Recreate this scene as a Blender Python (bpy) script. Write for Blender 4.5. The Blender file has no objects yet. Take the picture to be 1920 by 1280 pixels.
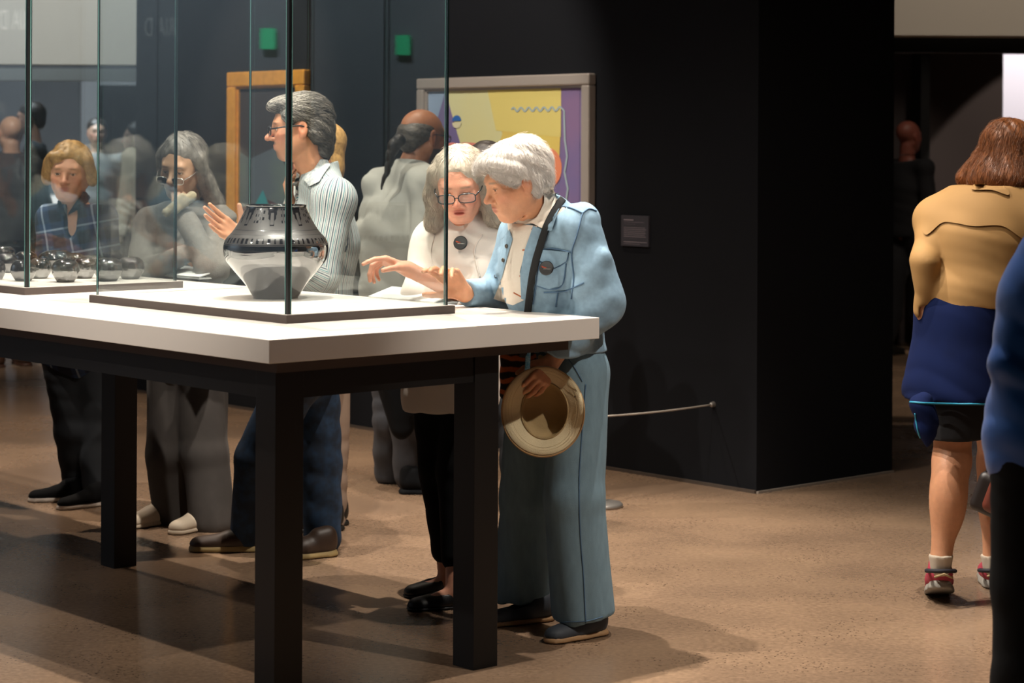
import bpy, bmesh, math, random
import numpy as np
from mathutils import Vector, Matrix
from mathutils.bvhtree import BVHTree
from mathutils.geometry import delaunay_2d_cdt
random.seed(7); rng = np.random.default_rng(7)
SC = bpy.context.scene; COL = SC.collection
# ------------------------------------------------------------ camera, world, lights, exposure
F_PX = 4000.0; HOR = 280.0; CAMH = 1.5; ROLL = math.radians(0.3)
cd = bpy.data.cameras.new('camera'); cd.sensor_width = 36; cd.lens = 36*F_PX/1920
cd.shift_y = -(640-HOR)/1920; cd.clip_end = 200
cam = bpy.data.objects.new('camera', cd); COL.objects.link(cam)
cam.matrix_world = Matrix.Translation((0, 0, CAMH)) @ Matrix.Rotation(math.pi/2, 4, 'X') @ Matrix.Rotation(ROLL, 4, 'Z')
SC.camera = cam
cd.dof.use_dof = True; cd.dof.focus_distance = 6.9; cd.dof.aperture_fstop = 4.5
SC.view_settings.view_transform = 'Standard'; SC.view_settings.look = 'None'
SC.view_settings.gamma = 1; SC.view_settings.exposure = 0.45
SC.view_settings.use_curve_mapping = False
w = bpy.data.worlds.new('world'); SC.world = w; w.use_nodes = True
w.node_tree.nodes['Background'].inputs[0].default_value = (0.75, 0.82, 1, 1)
w.node_tree.nodes['Background'].inputs[1].default_value = 0.02
WARM = (1.0, 0.84, 0.68); NEUT = (1.0, 0.91, 0.80); COOL = (0.86, 0.93, 1.0)
def spot(name, loc, to, power, col=WARM, ang=50, blend=0.35, size=0.05):
    l = bpy.data.lights.new(name, 'SPOT'); l.energy = power; l.color = col
    l.spot_size = math.radians(ang); l.spot_blend = blend; l.shadow_soft_size = size
    o = bpy.data.objects.new(name, l); COL.objects.link(o); o.location = loc
    d = Vector(to)-Vector(loc); o.rotation_euler = d.to_track_quat('-Z', 'Y').to_euler(); return o
SPOTS = [
 # name, loc, target, power, color, angle, blend, size
 ('spot_table_back', (-0.39, 7.23, 4.4), (-0.45, 6.9, 0.9), 460, NEUT, 78, 0.5, 0.02),
 ('spot_table_right', (0.94, 6.69, 4.4), (0.2, 6.6, 0.9), 360, NEUT, 82, 0.5, 0.02),
 ('spot_table_front', (-2.12, 5.66, 4.4), (-0.9, 7.0, 1.0), 250, NEUT, 76, 0.5, 0.03),
 ('spot_case', (-0.90, 6.62, 4.4), (-0.5, 6.72, 1.0), 470, NEUT, 70, 0.5, 0.03),
 ('spot_far_case', (-2.7, 8.3, 4.4), (-1.9, 8.5, 1.0), 330, NEUT, 70, 0.5, 0.03),
 ('spot_faces_left', (-4.3, 4.4, 4.3), (-0.1, 6.8, 1.25), 340, NEUT, 30, 0.6, 0.05),
 ('spot_faces_front', (-1.9, 2.6, 4.3), (-1.2, 8.0, 1.3), 200, NEUT, 44, 0.6, 0.05),
 ('spot_front_right', (2.5, 4.3, 4.4), (0.25, 6.5, 0.75), 330, NEUT, 24, 0.6, 0.04),
 ('spot_yellow', (1.5, 4.4, 4.4), (1.75, 7.3, 1.0), 45, WARM, 60, 0.8, 0.05),
 ('spot_floor_mid', (-0.6, 9.4, 4.4), (-0.7, 9.2, 0), 230, WARM, 62, 0.8, 0.05),
 ('spot_floor_left', (-3.4, 10.5, 4.4), (-2.6, 10.3, 0), 430, WARM, 80, 0.8, 0.06),
 ('spot_painting', (-1.6, 8.6, 4.4), (-0.1, 10.7, 1.5), 420, NEUT, 30, 0.6, 0.05),
 ('spot_gold', (-2.7, 10.3, 4.4), (-1.35, 12.2, 1.5), 600, WARM, 26, 0.6, 0.05),
 ('spot_far_wall', (4.9, 14.2, 4.2), (4.3, 16.7, 0.3), 200, WARM, 40, 0.05, 0.03),
 ('fill_far_strip', (-4.2, 15.9, 4.3), (-4.2, 17.0, 1.6), 260, COOL, 110, 0.8, 0.05),  # unseen fill lamp, added to brighten the pale beam behind the header
 ('fill_far_visitor', (3.4, 13.6, 4.3), (3.0, 16.0, 1.6), 70, WARM, 24, 0.8, 0.05),  # fill lamp added only to lift the suited figure out of the dark
 ('spot_hall', (3.2, 12.8, 4.4), (2.6, 13.6, 0), 130, WARM, 80, 0.8, 0.06),
 ('spot_header_right', (3.2, 9.0, 4.3), (3.2, 12.0, 2.8), 170, WARM, 70, 0.8, 0.06),
 ('spot_header_left', (-3.6, 11.5, 4.3), (-3.8, 15.0, 2.6), 520, NEUT, 80, 0.8, 0.06),
 ('spot_far_room', (-4.6, 17.5, 4.4), (-4.5, 20.5, 0.8), 1300, COOL, 100, 0.8, 0.1),
 ('spot_beyond', (4.9, 17.4, 4.0), (5.0, 19.3, 1.6), 420, (1.0, 0.93, 0.96), 80, 0.8, 0.1),
 ('spot_title_wall', (-6.2, 8.5, 4.4), (-8.9, 8.3, 2.4), 800, COOL, 110, 0.8, 0.1),
 ('spot_right_wall', (5.8, 5.0, 4.4), (7.9, 5.0, 2.0), 60, NEUT, 110, 0.8, 0.1),
]
for s in SPOTS: spot(*s)

def ray(px, py):
    x = px-960.0; y = py-HOR; c, s = math.cos(ROLL), math.sin(ROLL)
    return np.array([(x*c+y*s)/F_PX, 1.0, -(-x*s+y*c)/F_PX])
def P(px, py, Y): return np.array([0, 0, CAMH])+ray(px, py)*Y
def G(px, py, z=0.0):
    d = ray(px, py); return np.array([0, 0, CAMH])+d*((z-CAMH)/d[2])
def A3(*v): return np.array(v, float)
def nrm(v): v = np.asarray(v, float); return v/np.linalg.norm(v)

# ------------------------------------------------------------ materials
def lin(h):
    h = h.lstrip('#'); c = [int(h[i:i+2], 16)/255 for i in (0, 2, 4)]
    return tuple(((x+0.055)/1.055)**2.4 if x > 0.04045 else x/12.92 for x in c)
MATS = {}
def mat(name, color=(0.5, 0.5, 0.5), rough=0.6, metal=0.0, noise=0.0, nscale=20, bump=0.0, bscale=200, spec=0.5, attr=None, emit=None, sheen=0.0, stretch=None, color2=None, sss=0.0):
    if name in MATS: return MATS[name]
    if isinstance(color, str): color = lin(color)
    if isinstance(color2, str): color2 = lin(color2)
    m = bpy.data.materials.new(name); m.use_nodes = True; nt = m.node_tree; N = nt.nodes; L = nt.links
    b = N['Principled BSDF']
    b.inputs['Base Color'].default_value = (*color, 1); b.inputs['Roughness'].default_value = rough
    b.inputs['Metallic'].default_value = metal; b.inputs['Specular IOR Level'].default_value = spec
    if sheen: b.inputs['Sheen Weight'].default_value = sheen
    if sss:
        b.inputs['Subsurface Weight'].default_value = sss; b.inputs['Subsurface Radius'].default_value = (0.012, 0.005, 0.003); b.inputs['Subsurface Scale'].default_value = 1.0
    if emit:
        b.inputs['Emission Color'].default_value = (*emit[0], 1); b.inputs['Emission Strength'].default_value = emit[1]
    tc = N.new('ShaderNodeTexCoord'); src = tc.outputs['Object']
    if stretch:
        mp = N.new('ShaderNodeMapping'); mp.inputs['Scale'].default_value = stretch; L.new(src, mp.inputs[0]); src = mp.outputs[0]
    colout = None
    if attr:
        a = N.new('ShaderNodeAttribute'); a.attribute_name = attr; colout = a.outputs['Color']
    if noise or color2:
        n = N.new('ShaderNodeTexNoise'); n.inputs['Scale'].default_value = nscale; n.inputs['Detail'].default_value = 5; L.new(src, n.inputs['Vector'])
        if color2:
            mx = N.new('ShaderNodeMix'); mx.data_type = 'RGBA'; r = N.new('ShaderNodeValToRGB')
            r.color_ramp.elements[0].position = 0.38; r.color_ramp.elements[1].position = 0.62
            L.new(n.outputs['Fac'], r.inputs[0]); L.new(r.outputs[0], mx.inputs['Factor'])
            mx.inputs['A'].default_value = (*color, 1); mx.inputs['B'].default_value = (*color2, 1); colout = mx.outputs['Result']
        if noise:
            hs = N.new('ShaderNodeHueSaturation'); mr = N.new('ShaderNodeMapRange')
            mr.inputs['From Min'].default_value = 0.3; mr.inputs['From Max'].default_value = 0.7
            mr.inputs['To Min'].default_value = 1-noise; mr.inputs['To Max'].default_value = 1+noise
            L.new(n.outputs['Fac'], mr.inputs[0]); L.new(mr.outputs[0], hs.inputs['Value'])
            if colout is not None: L.new(colout, hs.inputs['Color'])
            else: hs.inputs['Color'].default_value = (*color, 1)
            colout = hs.outputs['Color']
    if colout is not None: L.new(colout, b.inputs['Base Color'])
    if bump:
        n2 = N.new('ShaderNodeTexNoise'); n2.inputs['Scale'].default_value = bscale; n2.inputs['Detail'].default_value = 3; L.new(src, n2.inputs['Vector'])
        bp = N.new('ShaderNodeBump'); bp.inputs['Strength'].default_value = bump; bp.inputs['Distance'].default_value = 0.004
        L.new(n2.outputs['Fac'], bp.inputs['Height']); L.new(bp.outputs[0], b.inputs['Normal'])
    MATS[name] = m; return m
def floor_mat():
    m = bpy.data.materials.new('polished_concrete'); m.use_nodes = True; N = m.node_tree.nodes; L = m.node_tree.links; b = N['Principled BSDF']
    tc = N.new('ShaderNodeTexCoord')
    n1 = N.new('ShaderNodeTexNoise'); n1.inputs['Scale'].default_value = 1.3; n1.inputs['Detail'].default_value = 6; L.new(tc.outputs['Object'], n1.inputs['Vector'])
    r1 = N.new('ShaderNodeValToRGB'); r1.color_ramp.elements[0].position = 0.3; r1.color_ramp.elements[0].color = (*lin('#75604f'), 1)
    r1.color_ramp.elements[1].position = 0.72; r1.color_ramp.elements[1].color = (*lin('#967b63'), 1); L.new(n1.outputs['Fac'], r1.inputs[0])
    n3 = N.new('ShaderNodeTexNoise'); n3.inputs['Scale'].default_value = 60; n3.inputs['Detail'].default_value = 4; L.new(tc.outputs['Object'], n3.inputs['Vector'])
    mg = N.new('ShaderNodeMix'); mg.data_type = 'RGBA'; mg.blend_type = 'OVERLAY'; mg.inputs['Factor'].default_value = 0.5
    L.new(r1.outputs[0], mg.inputs['A']); L.new(n3.outputs['Fac'], mg.inputs['B'])
    vo = N.new('ShaderNodeTexVoronoi'); vo.inputs['Scale'].default_value = 62; L.new(tc.outputs['Object'], vo.inputs['Vector'])
    cr = N.new('ShaderNodeValToRGB'); cr.color_ramp.elements[0].position = 0.17; cr.color_ramp.elements[0].color = (1, 1, 1, 1)
    cr.color_ramp.elements[1].position = 0.25; cr.color_ramp.elements[1].color = (0, 0, 0, 1); L.new(vo.outputs['Distance'], cr.inputs[0])
    n2 = N.new('ShaderNodeTexNoise'); n2.inputs['Scale'].default_value = 3.1; n2.inputs['Detail'].default_value = 5; L.new(tc.outputs['Object'], n2.inputs['Vector'])
    c2 = N.new('ShaderNodeValToRGB'); c2.color_ramp.elements[0].position = 0.47; c2.color_ramp.elements[1].position = 0.62; L.new(n2.outputs['Fac'], c2.inputs[0])
    mu = N.new('ShaderNodeMath'); mu.operation = 'MULTIPLY'; L.new(cr.outputs[0], mu.inputs[0]); L.new(c2.outputs[0], mu.inputs[1])
    mx = N.new('ShaderNodeMix'); mx.data_type = 'RGBA'; L.new(mu.outputs[0], mx.inputs['Factor']); L.new(mg.outputs['Result'], mx.inputs['A']); mx.inputs['B'].default_value = (*lin('#3f3026'), 1)
    L.new(mx.outputs['Result'], b.inputs['Base Color'])
    mr = N.new('ShaderNodeMapRange'); mr.inputs['To Min'].default_value = 0.16; mr.inputs['To Max'].default_value = 0.36; L.new(n1.outputs['Fac'], mr.inputs[0]); L.new(mr.outputs[0], b.inputs['Roughness'])
    bp = N.new('ShaderNodeBump'); bp.inputs['Strength'].default_value = 0.05; L.new(n3.outputs['Fac'], bp.inputs['Height']); L.new(bp.outputs[0], b.inputs['Normal'])
    return m
def glass_mat(name, tint=(0.975, 0.988, 0.985), r0=0.045):
    m = bpy.data.materials.new(name); m.use_nodes = True; N = m.node_tree.nodes; L = m.node_tree.links; N.remove(N['Principled BSDF'])
    t = N.new('ShaderNodeBsdfTransparent'); t.inputs[0].default_value = (*tint, 1)
    g = N.new('ShaderNodeBsdfGlossy'); g.inputs['Roughness'].default_value = 0.0; g.inputs['Color'].default_value = (0.95, 1, 0.98, 1)
    lw = N.new('ShaderNodeLayerWeight'); lw.inputs['Blend'].default_value = 0.5
    p = N.new('ShaderNodeMath'); p.operation = 'POWER'; p.inputs[1].default_value = 4; L.new(lw.outputs['Facing'], p.inputs[0])
    q = N.new('ShaderNodeMath'); q.operation = 'MULTIPLY_ADD'; q.inputs[1].default_value = 0.7; q.inputs[2].default_value = r0; L.new(p.outputs[0], q.inputs[0])
    mx = N.new('ShaderNodeMixShader'); L.new(q.outputs[0], mx.inputs[0]); L.new(t.outputs[0], mx.inputs[1]); L.new(g.outputs[0], mx.inputs[2])
    L.new(mx.outputs[0], N['Material Output'].inputs[0]); return m

# ------------------------------------------------------------ object helpers
BASE = {}
def link(name, me, m, parent=None, loc=(0, 0, 0), smooth=True):
    o = bpy.data.objects.new(name, me); COL.objects.link(o)
    if m is not None:
        for mm in (m if isinstance(m, (list, tuple)) else [m]): me.materials.append(mm)
    if len(me.polygons): me.polygons.foreach_set('use_smooth', np.full(len(me.polygons), bool(smooth)))
    if parent is not None: o.parent = parent
    else: o.location = loc
    return o
def empty(name, loc, label, cat, group=None):
    o = bpy.data.objects.new(name, None); COL.objects.link(o); o.location = loc; o.empty_display_size = 0.1
    o['label'] = label; o['category'] = cat
    if group: o['group'] = group
    BASE[o.name] = np.array(loc, float); return o
def tag(o, label, cat, group=None):
    o['label'] = label; o['category'] = cat
    if group: o['group'] = group
    return o
def struct(o): o['kind'] = 'structure'; return o
def base_of(parent):
    b = np.zeros(3)
    while parent is not None:
        b = b+np.array(parent.location); parent = parent.parent
    return b
def npmesh(name, V, Fq, colors=None, mi=None):
    """V (n,3); Fq list/array of faces (all the same length) or list of arrays"""
    me = bpy.data.meshes.new(name)
    if isinstance(Fq, np.ndarray): Fq = [Fq]
    Fq = [f for f in Fq if len(f)]
    me.vertices.add(len(V)); me.vertices.foreach_set('co', np.asarray(V, np.float32).ravel())
    nl = sum(f.size for f in Fq); nf = sum(len(f) for f in Fq)
    me.loops.add(nl); me.polygons.add(nf)
    me.loops.foreach_set('vertex_index', np.concatenate([f.ravel() for f in Fq]).astype(np.int32))
    tot = np.concatenate([np.full(len(f), f.shape[1], np.int32) for f in Fq]); st = np.concatenate([[0], np.cumsum(tot)[:-1]]).astype(np.int32)
    me.polygons.foreach_set('loop_start', st)
    if mi is not None: me.polygons.foreach_set('material_index', np.asarray(mi, np.int32))
    me.update(calc_edges=True)
    if colors is not None:
        at = me.color_attributes.new('col', 'FLOAT_COLOR', 'POINT')
        c = np.ones((len(V), 4), np.float32); c[:, :3] = colors; at.data.foreach_set('color', c.ravel())
    me.validate(); return me
def nobj(name, V, Fq, m, parent=None, colors=None, mi=None, smooth=True):
    V = np.asarray(V, float); b = base_of(parent)
    return link(name, npmesh(name, V-b, Fq, colors, mi), m, parent, smooth=smooth)
def boxmesh(axes_o, U, V, W):
    o = np.asarray(axes_o, float); pts = [o+a*U+b*V+c*W for c in (0, 1) for b in (0, 1) for a in (0, 1)]
    f = np.array([[0, 2, 3, 1], [4, 5, 7, 6], [0, 1, 5, 4], [2, 6, 7, 3], [0, 4, 6, 2], [1, 3, 7, 5]])
    if np.dot(np.cross(U, V), W) < 0: f = f[:, ::-1]
    return np.array(pts), f
def box(name, o, U, V, W, m, parent=None, bevel=0.0):
    """box from corner o spanned by three edge vectors"""
    U, V, W = (np.asarray(x, float) for x in (U, V, W)); pts, f = boxmesh(o, U, V, W)
    if bevel:
        me = bpy.data.meshes.new(name); bm = bmesh.new(); b = base_of(parent)
        vs = [bm.verts.new(p-b) for p in pts]; [bm.faces.new([vs[i] for i in q]) for q in f]
        bmesh.ops.bevel(bm, geom=bm.edges[:], offset=bevel, segments=2, affect='EDGES', profile=0.5)
        bm.to_mesh(me); bm.free(); o2 = link(name, me, m, parent, smooth=False); return o2
    return nobj(name, pts, f, m, parent, smooth=False)
def joinparts(parts):
    Vs, Fs, n = [], [], 0
    for V, F in parts: Vs.append(V); Fs.append(F+n); n += len(V)
    return np.concatenate(Vs), Fs
def tube_geo(pts, r, n=8, closed=False, flat=None, nrmv=None, caps=True):
    pts = np.asarray(pts, float); m = len(pts); r = np.broadcast_to(np.asarray(r, float), (m,))
    T = np.roll(pts, -1, 0)-np.roll(pts, 1, 0)
    if not closed: T[0] = pts[1]-pts[0]; T[-1] = pts[-1]-pts[-2]
    T /= np.linalg.norm(T, axis=1)[:, None]+1e-12
    if nrmv is not None:
        Nn = np.broadcast_to(np.asarray(nrmv, float), (m, 3)).copy(); Nn -= (Nn*T).sum(1)[:, None]*T
    else:
        ref = A3(0, 0, 1) if abs(T[0][2]) < 0.9 else A3(1, 0, 0); Nn = np.zeros((m, 3)); v = ref-T[0]*np.dot(ref, T[0]); v /= np.linalg.norm(v); Nn[0] = v
        for i in range(1, m): v = v-T[i]*np.dot(v, T[i]); v /= np.linalg.norm(v)+1e-12; Nn[i] = v
    Nn /= np.linalg.norm(Nn, axis=1)[:, None]+1e-12; B = np.cross(T, Nn)
    a = np.linspace(0, 2*np.pi, n, endpoint=False); fx = 1.0 if flat is None else flat
    V = pts[:, None]+r[:, None, None]*(np.cos(a)[None, :, None]*Nn[:, None]*fx+np.sin(a)[None, :, None]*B[:, None])
    V = V.reshape(-1, 3); i = np.arange(m if closed else m-1)[:, None]; j = np.arange(n)[None]; i2 = (i+1) % m; j2 = (j+1) % n
    F = np.stack([i*n+j, i*n+j2+0*i, i2*n+j2, i2*n+j], -1).reshape(-1, 4); Fs = [F]
    if not closed and caps:
        if n == 4: Fs += [np.array([[3, 2, 1, 0]]), np.array([[(m-1)*n+k for k in range(4)]])]
        else:
            V = np.vstack([V, pts[:1], pts[-1:]]); c0 = len(V)-2
            jj = np.arange(n); Fs += [np.stack([np.full(n, c0), (jj+1) % n, jj], 1), np.stack([np.full(n, c0+1), (m-1)*n+jj, (m-1)*n+(jj+1) % n], 1)]
    return V, Fs
def tube(name, pts, r, m, parent=None, n=8, closed=False, flat=None, nrmv=None):
    V, F = tube_geo(pts, r, n, closed, flat, nrmv); return nobj(name, V, F, m, parent)
def smoothline(pts, n=24):
    pts = np.asarray(pts, float); m = len(pts); t = np.linspace(0, m-1, n); out = []
    for x in t:
        i = min(int(x), m-2); f = x-i; p0, p1, p2, p3 = pts[max(i-1, 0)], pts[i], pts[i+1], pts[min(i+2, m-1)]
        out.append(0.5*(2*p1+(p2-p0)*f+(2*p0-5*p1+4*p2-p3)*f*f+(3*p1-p0-3*p2+p3)*f**3))
    return np.array(out)
def lathe(name, prof, center, m, parent=None, seg=48, colfn=None, squash=None):
    prof = np.asarray(prof, float); a = np.linspace(0, 2*np.pi, seg, endpoint=False); c = np.asarray(center, float)
    V = np.stack([prof[:, 0:1]*np.cos(a), prof[:, 0:1]*np.sin(a), prof[:, 1:2]+0*a], -1).reshape(-1, 3)
    colors = colfn(V, np.tile(a, len(prof))) if colfn else None
    k = len(prof); i = np.arange(k-1)[:, None]; j = np.arange(seg)[None]; j2 = (j+1) % seg
    F = np.stack([i*seg+j, i*seg+j2, (i+1)*seg+j2, (i+1)*seg+j], -1).reshape(-1, 4)
    return nobj(name, V+c, F, m, parent, colors=colors)

# ------------------------------------------------------------ implicit-surface modelling (smooth unions, surface nets)
class Sh:
    def __init__(s): s.ops = []; s.lo = A3(9e9, 9e9, 9e9); s.hi = -s.lo
    def _add(s, op, fn, lo, hi, k):
        if lo is not None and op == 'u': s.lo = np.minimum(s.lo, lo); s.hi = np.maximum(s.hi, hi)
        s.ops.append((op, fn, lo, hi, k)); return s
    def rc(s, a, b, ra, rb=None, k=0.012, flat=None, op='u'):
        a = np.asarray(a, float); b = np.asarray(b, float); rb = ra if rb is None else rb; ba = b-a; L2 = max(np.dot(ba, ba), 1e-9)
        R = max(ra, rb)
        def fn(x, y, z):
            px, py, pz = x-a[0], y-a[1], z-a[2]
            h = np.clip((px*ba[0]+py*ba[1]+pz*ba[2])/L2, 0, 1)
            dx, dy, dz = px-h*ba[0], py-h*ba[1], pz-h*ba[2]
            if flat is not None:
                n, sc = flat; q = (dx*n[0]+dy*n[1]+dz*n[2])*(sc-1); dx, dy, dz = dx+q*n[0], dy+q*n[1], dz+q*n[2]
            return np.sqrt(dx*dx+dy*dy+dz*dz)-(ra+(rb-ra)*h)
        e = R if flat is None or flat[1] >= 1 else R/flat[1]
        return s._add(op, fn, np.minimum(a, b)-e, np.maximum(a, b)+e, k)
    def el(s, c, r, R=None, k=0.01, op='u'):
        c = np.asarray(c, float); r = np.asarray(r, float); R = np.eye(3) if R is None else np.asarray(R, float)
        def fn(x, y, z):
            px, py, pz = x-c[0], y-c[1], z-c[2]; k0 = 0; k1 = 0
            for i in range(3):
                q = (px*R[i, 0]+py*R[i, 1]+pz*R[i, 2])/r[i]; k0 = k0+q*q; q2 = q/r[i]; k1 = k1+q2*q2
            k0 = np.sqrt(k0); return k0*(k0-1)/np.sqrt(k1+1e-12)
        e = np.abs(R.T) @ r
        return s._add(op, fn, c-e, c+e, k)
    def bx(s, c, h, R=None, rd=0.0, k=0.005, op='u'):
        c = np.asarray(c, float); h = np.asarray(h, float); R = np.eye(3) if R is None else np.asarray(R, float)
        def fn(x, y, z):
            px, py, pz = x-c[0], y-c[1], z-c[2]; out = 0; ins = -9.0
            for i in range(3):
                q = np.abs(px*R[i, 0]+py*R[i, 1]+pz*R[i, 2])-h[i]+rd; out = out+np.maximum(q, 0)**2; ins = np.maximum(ins, q)
            return np.sqrt(out)+np.minimum(ins, 0)-rd
        e = np.abs(R.T) @ h
        return s._add(op, fn, c-e, c+e, k)
    def pl(s, c, n, k=0.001, op='i', box=None):
        """keep the side where (p-c).n < 0"""
        c = np.asarray(c, float); n = nrm(n)
        fn = lambda x, y, z: (x-c[0])*n[0]+(y-c[1])*n[1]+(z-c[2])*n[2]
        return s._add(op, fn, None if box is None else np.asarray(box[0], float), None if box is None else np.asarray(box[1], float), k)
    def evalg(s, xs, ys, zs):
        F = np.full((len(xs), len(ys), len(zs)), 0.15, np.float32); vx = xs[1]-xs[0]
        for op, fn, lo, hi, k in s.ops:
            if lo is None: sl = [slice(0, len(xs)), slice(0, len(ys)), slice(0, len(zs))]
            else:
                m = 0.0 if op == 'i' else max(k, 0)+3*vx+0.012
                sl = [slice(max(np.searchsorted(g, lo[i]-m)-1, 0), np.searchsorted(g, hi[i]+m)+1) for i, g in enumerate((xs, ys, zs))]
                if any(q.stop-q.start < 1 for q in sl): continue
            x = xs[sl[0]][:, None, None]; y = ys[sl[1]][None, :, None]; z = zs[sl[2]][None, None, :]
            if x.size == 0 or y.size == 0 or z.size == 0: continue
            d = fn(x, y, z).astype(np.float32); A = F[sl[0], sl[1], sl[2]]
            if op == 'u': h = np.maximum(k-np.abs(A-d), 0)/max(k, 1e-6); A = np.minimum(A, d)-h*h*k*0.25
            else:
                if op == 's': d = -d
                h = np.maximum(k-np.abs(A-d), 0)/max(k, 1e-6); A = np.maximum(A, d)+h*h*k*0.25
            F[sl[0], sl[1], sl[2]] = A
        return F
    def mesh(s, vox, lo=None, hi=None, disp=None):
        p = 0.03
        lo = s.lo-p if lo is None else np.asarray(lo); hi = s.hi+p if hi is None else np.asarray(hi)
        xs, ys, zs = (np.arange(lo[i], hi[i]+vox, vox).astype(np.float32) for i in range(3))
        F = s.evalg(xs, ys, zs)
        if disp is not None: F = F+disp(xs[:, None, None], ys[None, :, None], zs[None, None, :]).astype(np.float32)
        return surfnet(F, xs, ys, zs)
def surfnet(F, xs, ys, zs):
    ins = F < 0; nx, ny, nz = F.shape
    c = np.zeros((nx-1, ny-1, nz-1), np.int8)
    for a in (0, 1):
        for b in (0, 1):
            for d in (0, 1): c += ins[a:nx-1+a, b:ny-1+b, d:nz-1+d]
    act = (c > 0) & (c < 8); ii, jj, kk = np.nonzero(act)
    if len(ii) == 0: return np.zeros((0, 3)), np.zeros((0, 4), int)
    idm = np.full(act.shape, -1, np.int32); idm[ii, jj, kk] = np.arange(len(ii))
    acc = np.zeros((len(ii), 3)); cnt = np.zeros(len(ii)); cs = [(a, b, d) for a in (0, 1) for b in (0, 1) for d in (0, 1)]
    val = {q: F[ii+q[0], jj+q[1], kk+q[2]] for q in cs}
    for q in cs:
        for ax in range(3):
            if q[ax]: continue
            q2 = list(q); q2[ax] = 1; q2 = tuple(q2); a, b = val[q], val[q2]; m = (a < 0) != (b < 0)
            t = np.where(m, a/(a-b+1e-20), 0); p = np.stack([np.full(len(ii), v, float) for v in q], 1); p[:, ax] += t
            acc[m] += p[m]; cnt[m] += 1
    loc = acc/cnt[:, None]; dx, dy, dz = xs[1]-xs[0], ys[1]-ys[0], zs[1]-zs[0]
    V = np.stack([xs[0]+(ii+loc[:, 0])*dx, ys[0]+(jj+loc[:, 1])*dy, zs[0]+(kk+loc[:, 2])*dz], 1)
    Q = []
    for ax in range(3):
        o1, o2 = [(1, 2), (2, 0), (0, 1)][ax]; sl0 = [slice(None)]*3; sl1 = [slice(None)]*3; sl0[ax] = slice(0, -1); sl1[ax] = slice(1, None)
        a = ins[tuple(sl0)]; b = ins[tuple(sl1)]; i = np.array(np.nonzero(a != b)).T
        sh = act.shape; ok = (i[:, o1] > 0) & (i[:, o2] > 0) & (i[:, o1] < sh[o1]) & (i[:, o2] < sh[o2]); i = i[ok]
        fl = a[i[:, 0], i[:, 1], i[:, 2]]
        def g(d1, d2): j = i.copy(); j[:, o1] -= d1; j[:, o2] -= d2; return idm[j[:, 0], j[:, 1], j[:, 2]]
        q = np.stack([g(1, 1), g(0, 1), g(0, 0), g(1, 0)], 1); q[~fl] = q[~fl][:, ::-1]; Q.append(q)
    Q = np.concatenate(Q); Q = Q[(Q >= 0).all(1)]; return V, Q
WORLD = {}   # world-space verts/faces for later ray casts
def sdf_obj(name, S, vox, m, parent, fine=(), disp=None, colfn=None, key=None, smooth_it=1):
    V, Q = S.mesh(vox, disp=disp); parts = []
    if not len(Q): vox *= 0.4; V, Q = S.mesh(vox, disp=disp)
    if fine and len(Q):
        cc = V[Q].mean(1); keep = np.ones(len(Q), bool)
        for lo, hi, v in fine: keep &= ~((cc > np.asarray(lo)+vox*0.6) & (cc < np.asarray(hi)-vox*0.6)).all(1)
        Q = Q[keep]; used = np.unique(Q); rm = np.full(len(V), -1); rm[used] = np.arange(len(used)); V = V[used]; Q = rm[Q]
    parts.append((V, Q))
    for lo, hi, v in fine:
        V2, Q2 = S.mesh(v, lo, hi, disp=disp)
        if len(Q2): parts.append((V2, Q2))
    outV, outF, n = [], [], 0
    for V, Q in parts:
        for _ in range(smooth_it):   # light Laplacian
            E = np.concatenate([Q[:, [0, 1]], Q[:, [1, 2]], Q[:, [2, 3]], Q[:, [3, 0]]]); s = np.zeros_like(V); c = np.zeros(len(V))
            for a in range(3): s[:, a] = np.bincount(E[:, 0], V[E[:, 1], a], len(V))+np.bincount(E[:, 1], V[E[:, 0], a], len(V))
            c = np.bincount(E[:, 0], minlength=len(V))+np.bincount(E[:, 1], minlength=len(V)); V = V*0.5+0.5*s/np.maximum(c, 1)[:, None]
        outV.append(V); outF.append(Q+n); n += len(V)
    V = np.concatenate(outV); Q = np.concatenate(outF)
    col = colfn(V) if colfn else None
    o = nobj(name, V, Q, m, parent, colors=col); WORLD[key or o.name] = (V, Q); return o
def bvh(*keys):
    V, F, n = [], [], 0
    for k in keys:
        v, q = WORLD[k]; V.append(v); F.append(q+n); n += len(v)
    return BVHTree.FromPolygons([tuple(x) for x in np.concatenate(V)], np.concatenate(F).tolist())
def hit(bv, px, py, off=0.003, dflt=None):
    d = ray(px, py); r = bv.ray_cast(Vector((0, 0, CAMH)), Vector(d).normalized())
    if r[0] is None: return dflt
    return np.array(r[0])-nrm(d)*off*0.3+np.array(r[1])*off*0.7*(1 if np.dot(r[1], d) < 0 else -1)
def seam(name, bv, pix, r, m, parent, off=0.001, n=None, flat=None, k=6):
    """cord lying on a surface along a path"""
    pts = []; last = None
    for q in smoothline([(a, b) for a, b in pix], n or 8*len(pix)):
        h = hit(bv, q[0], q[1], off)
        if h is None: continue
        if last is not None and abs(h[1]-last[1]) > 0.09: continue
        pts.append(h); last = h
    if len(pts) < 3: return None
    pts = np.array(pts); ps = pts.copy(); ps[1:-1] = (pts[:-2]+2*pts[1:-1]+pts[2:])/4
    return tube(name, ps, r, m, parent, n=k, flat=flat)
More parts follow.
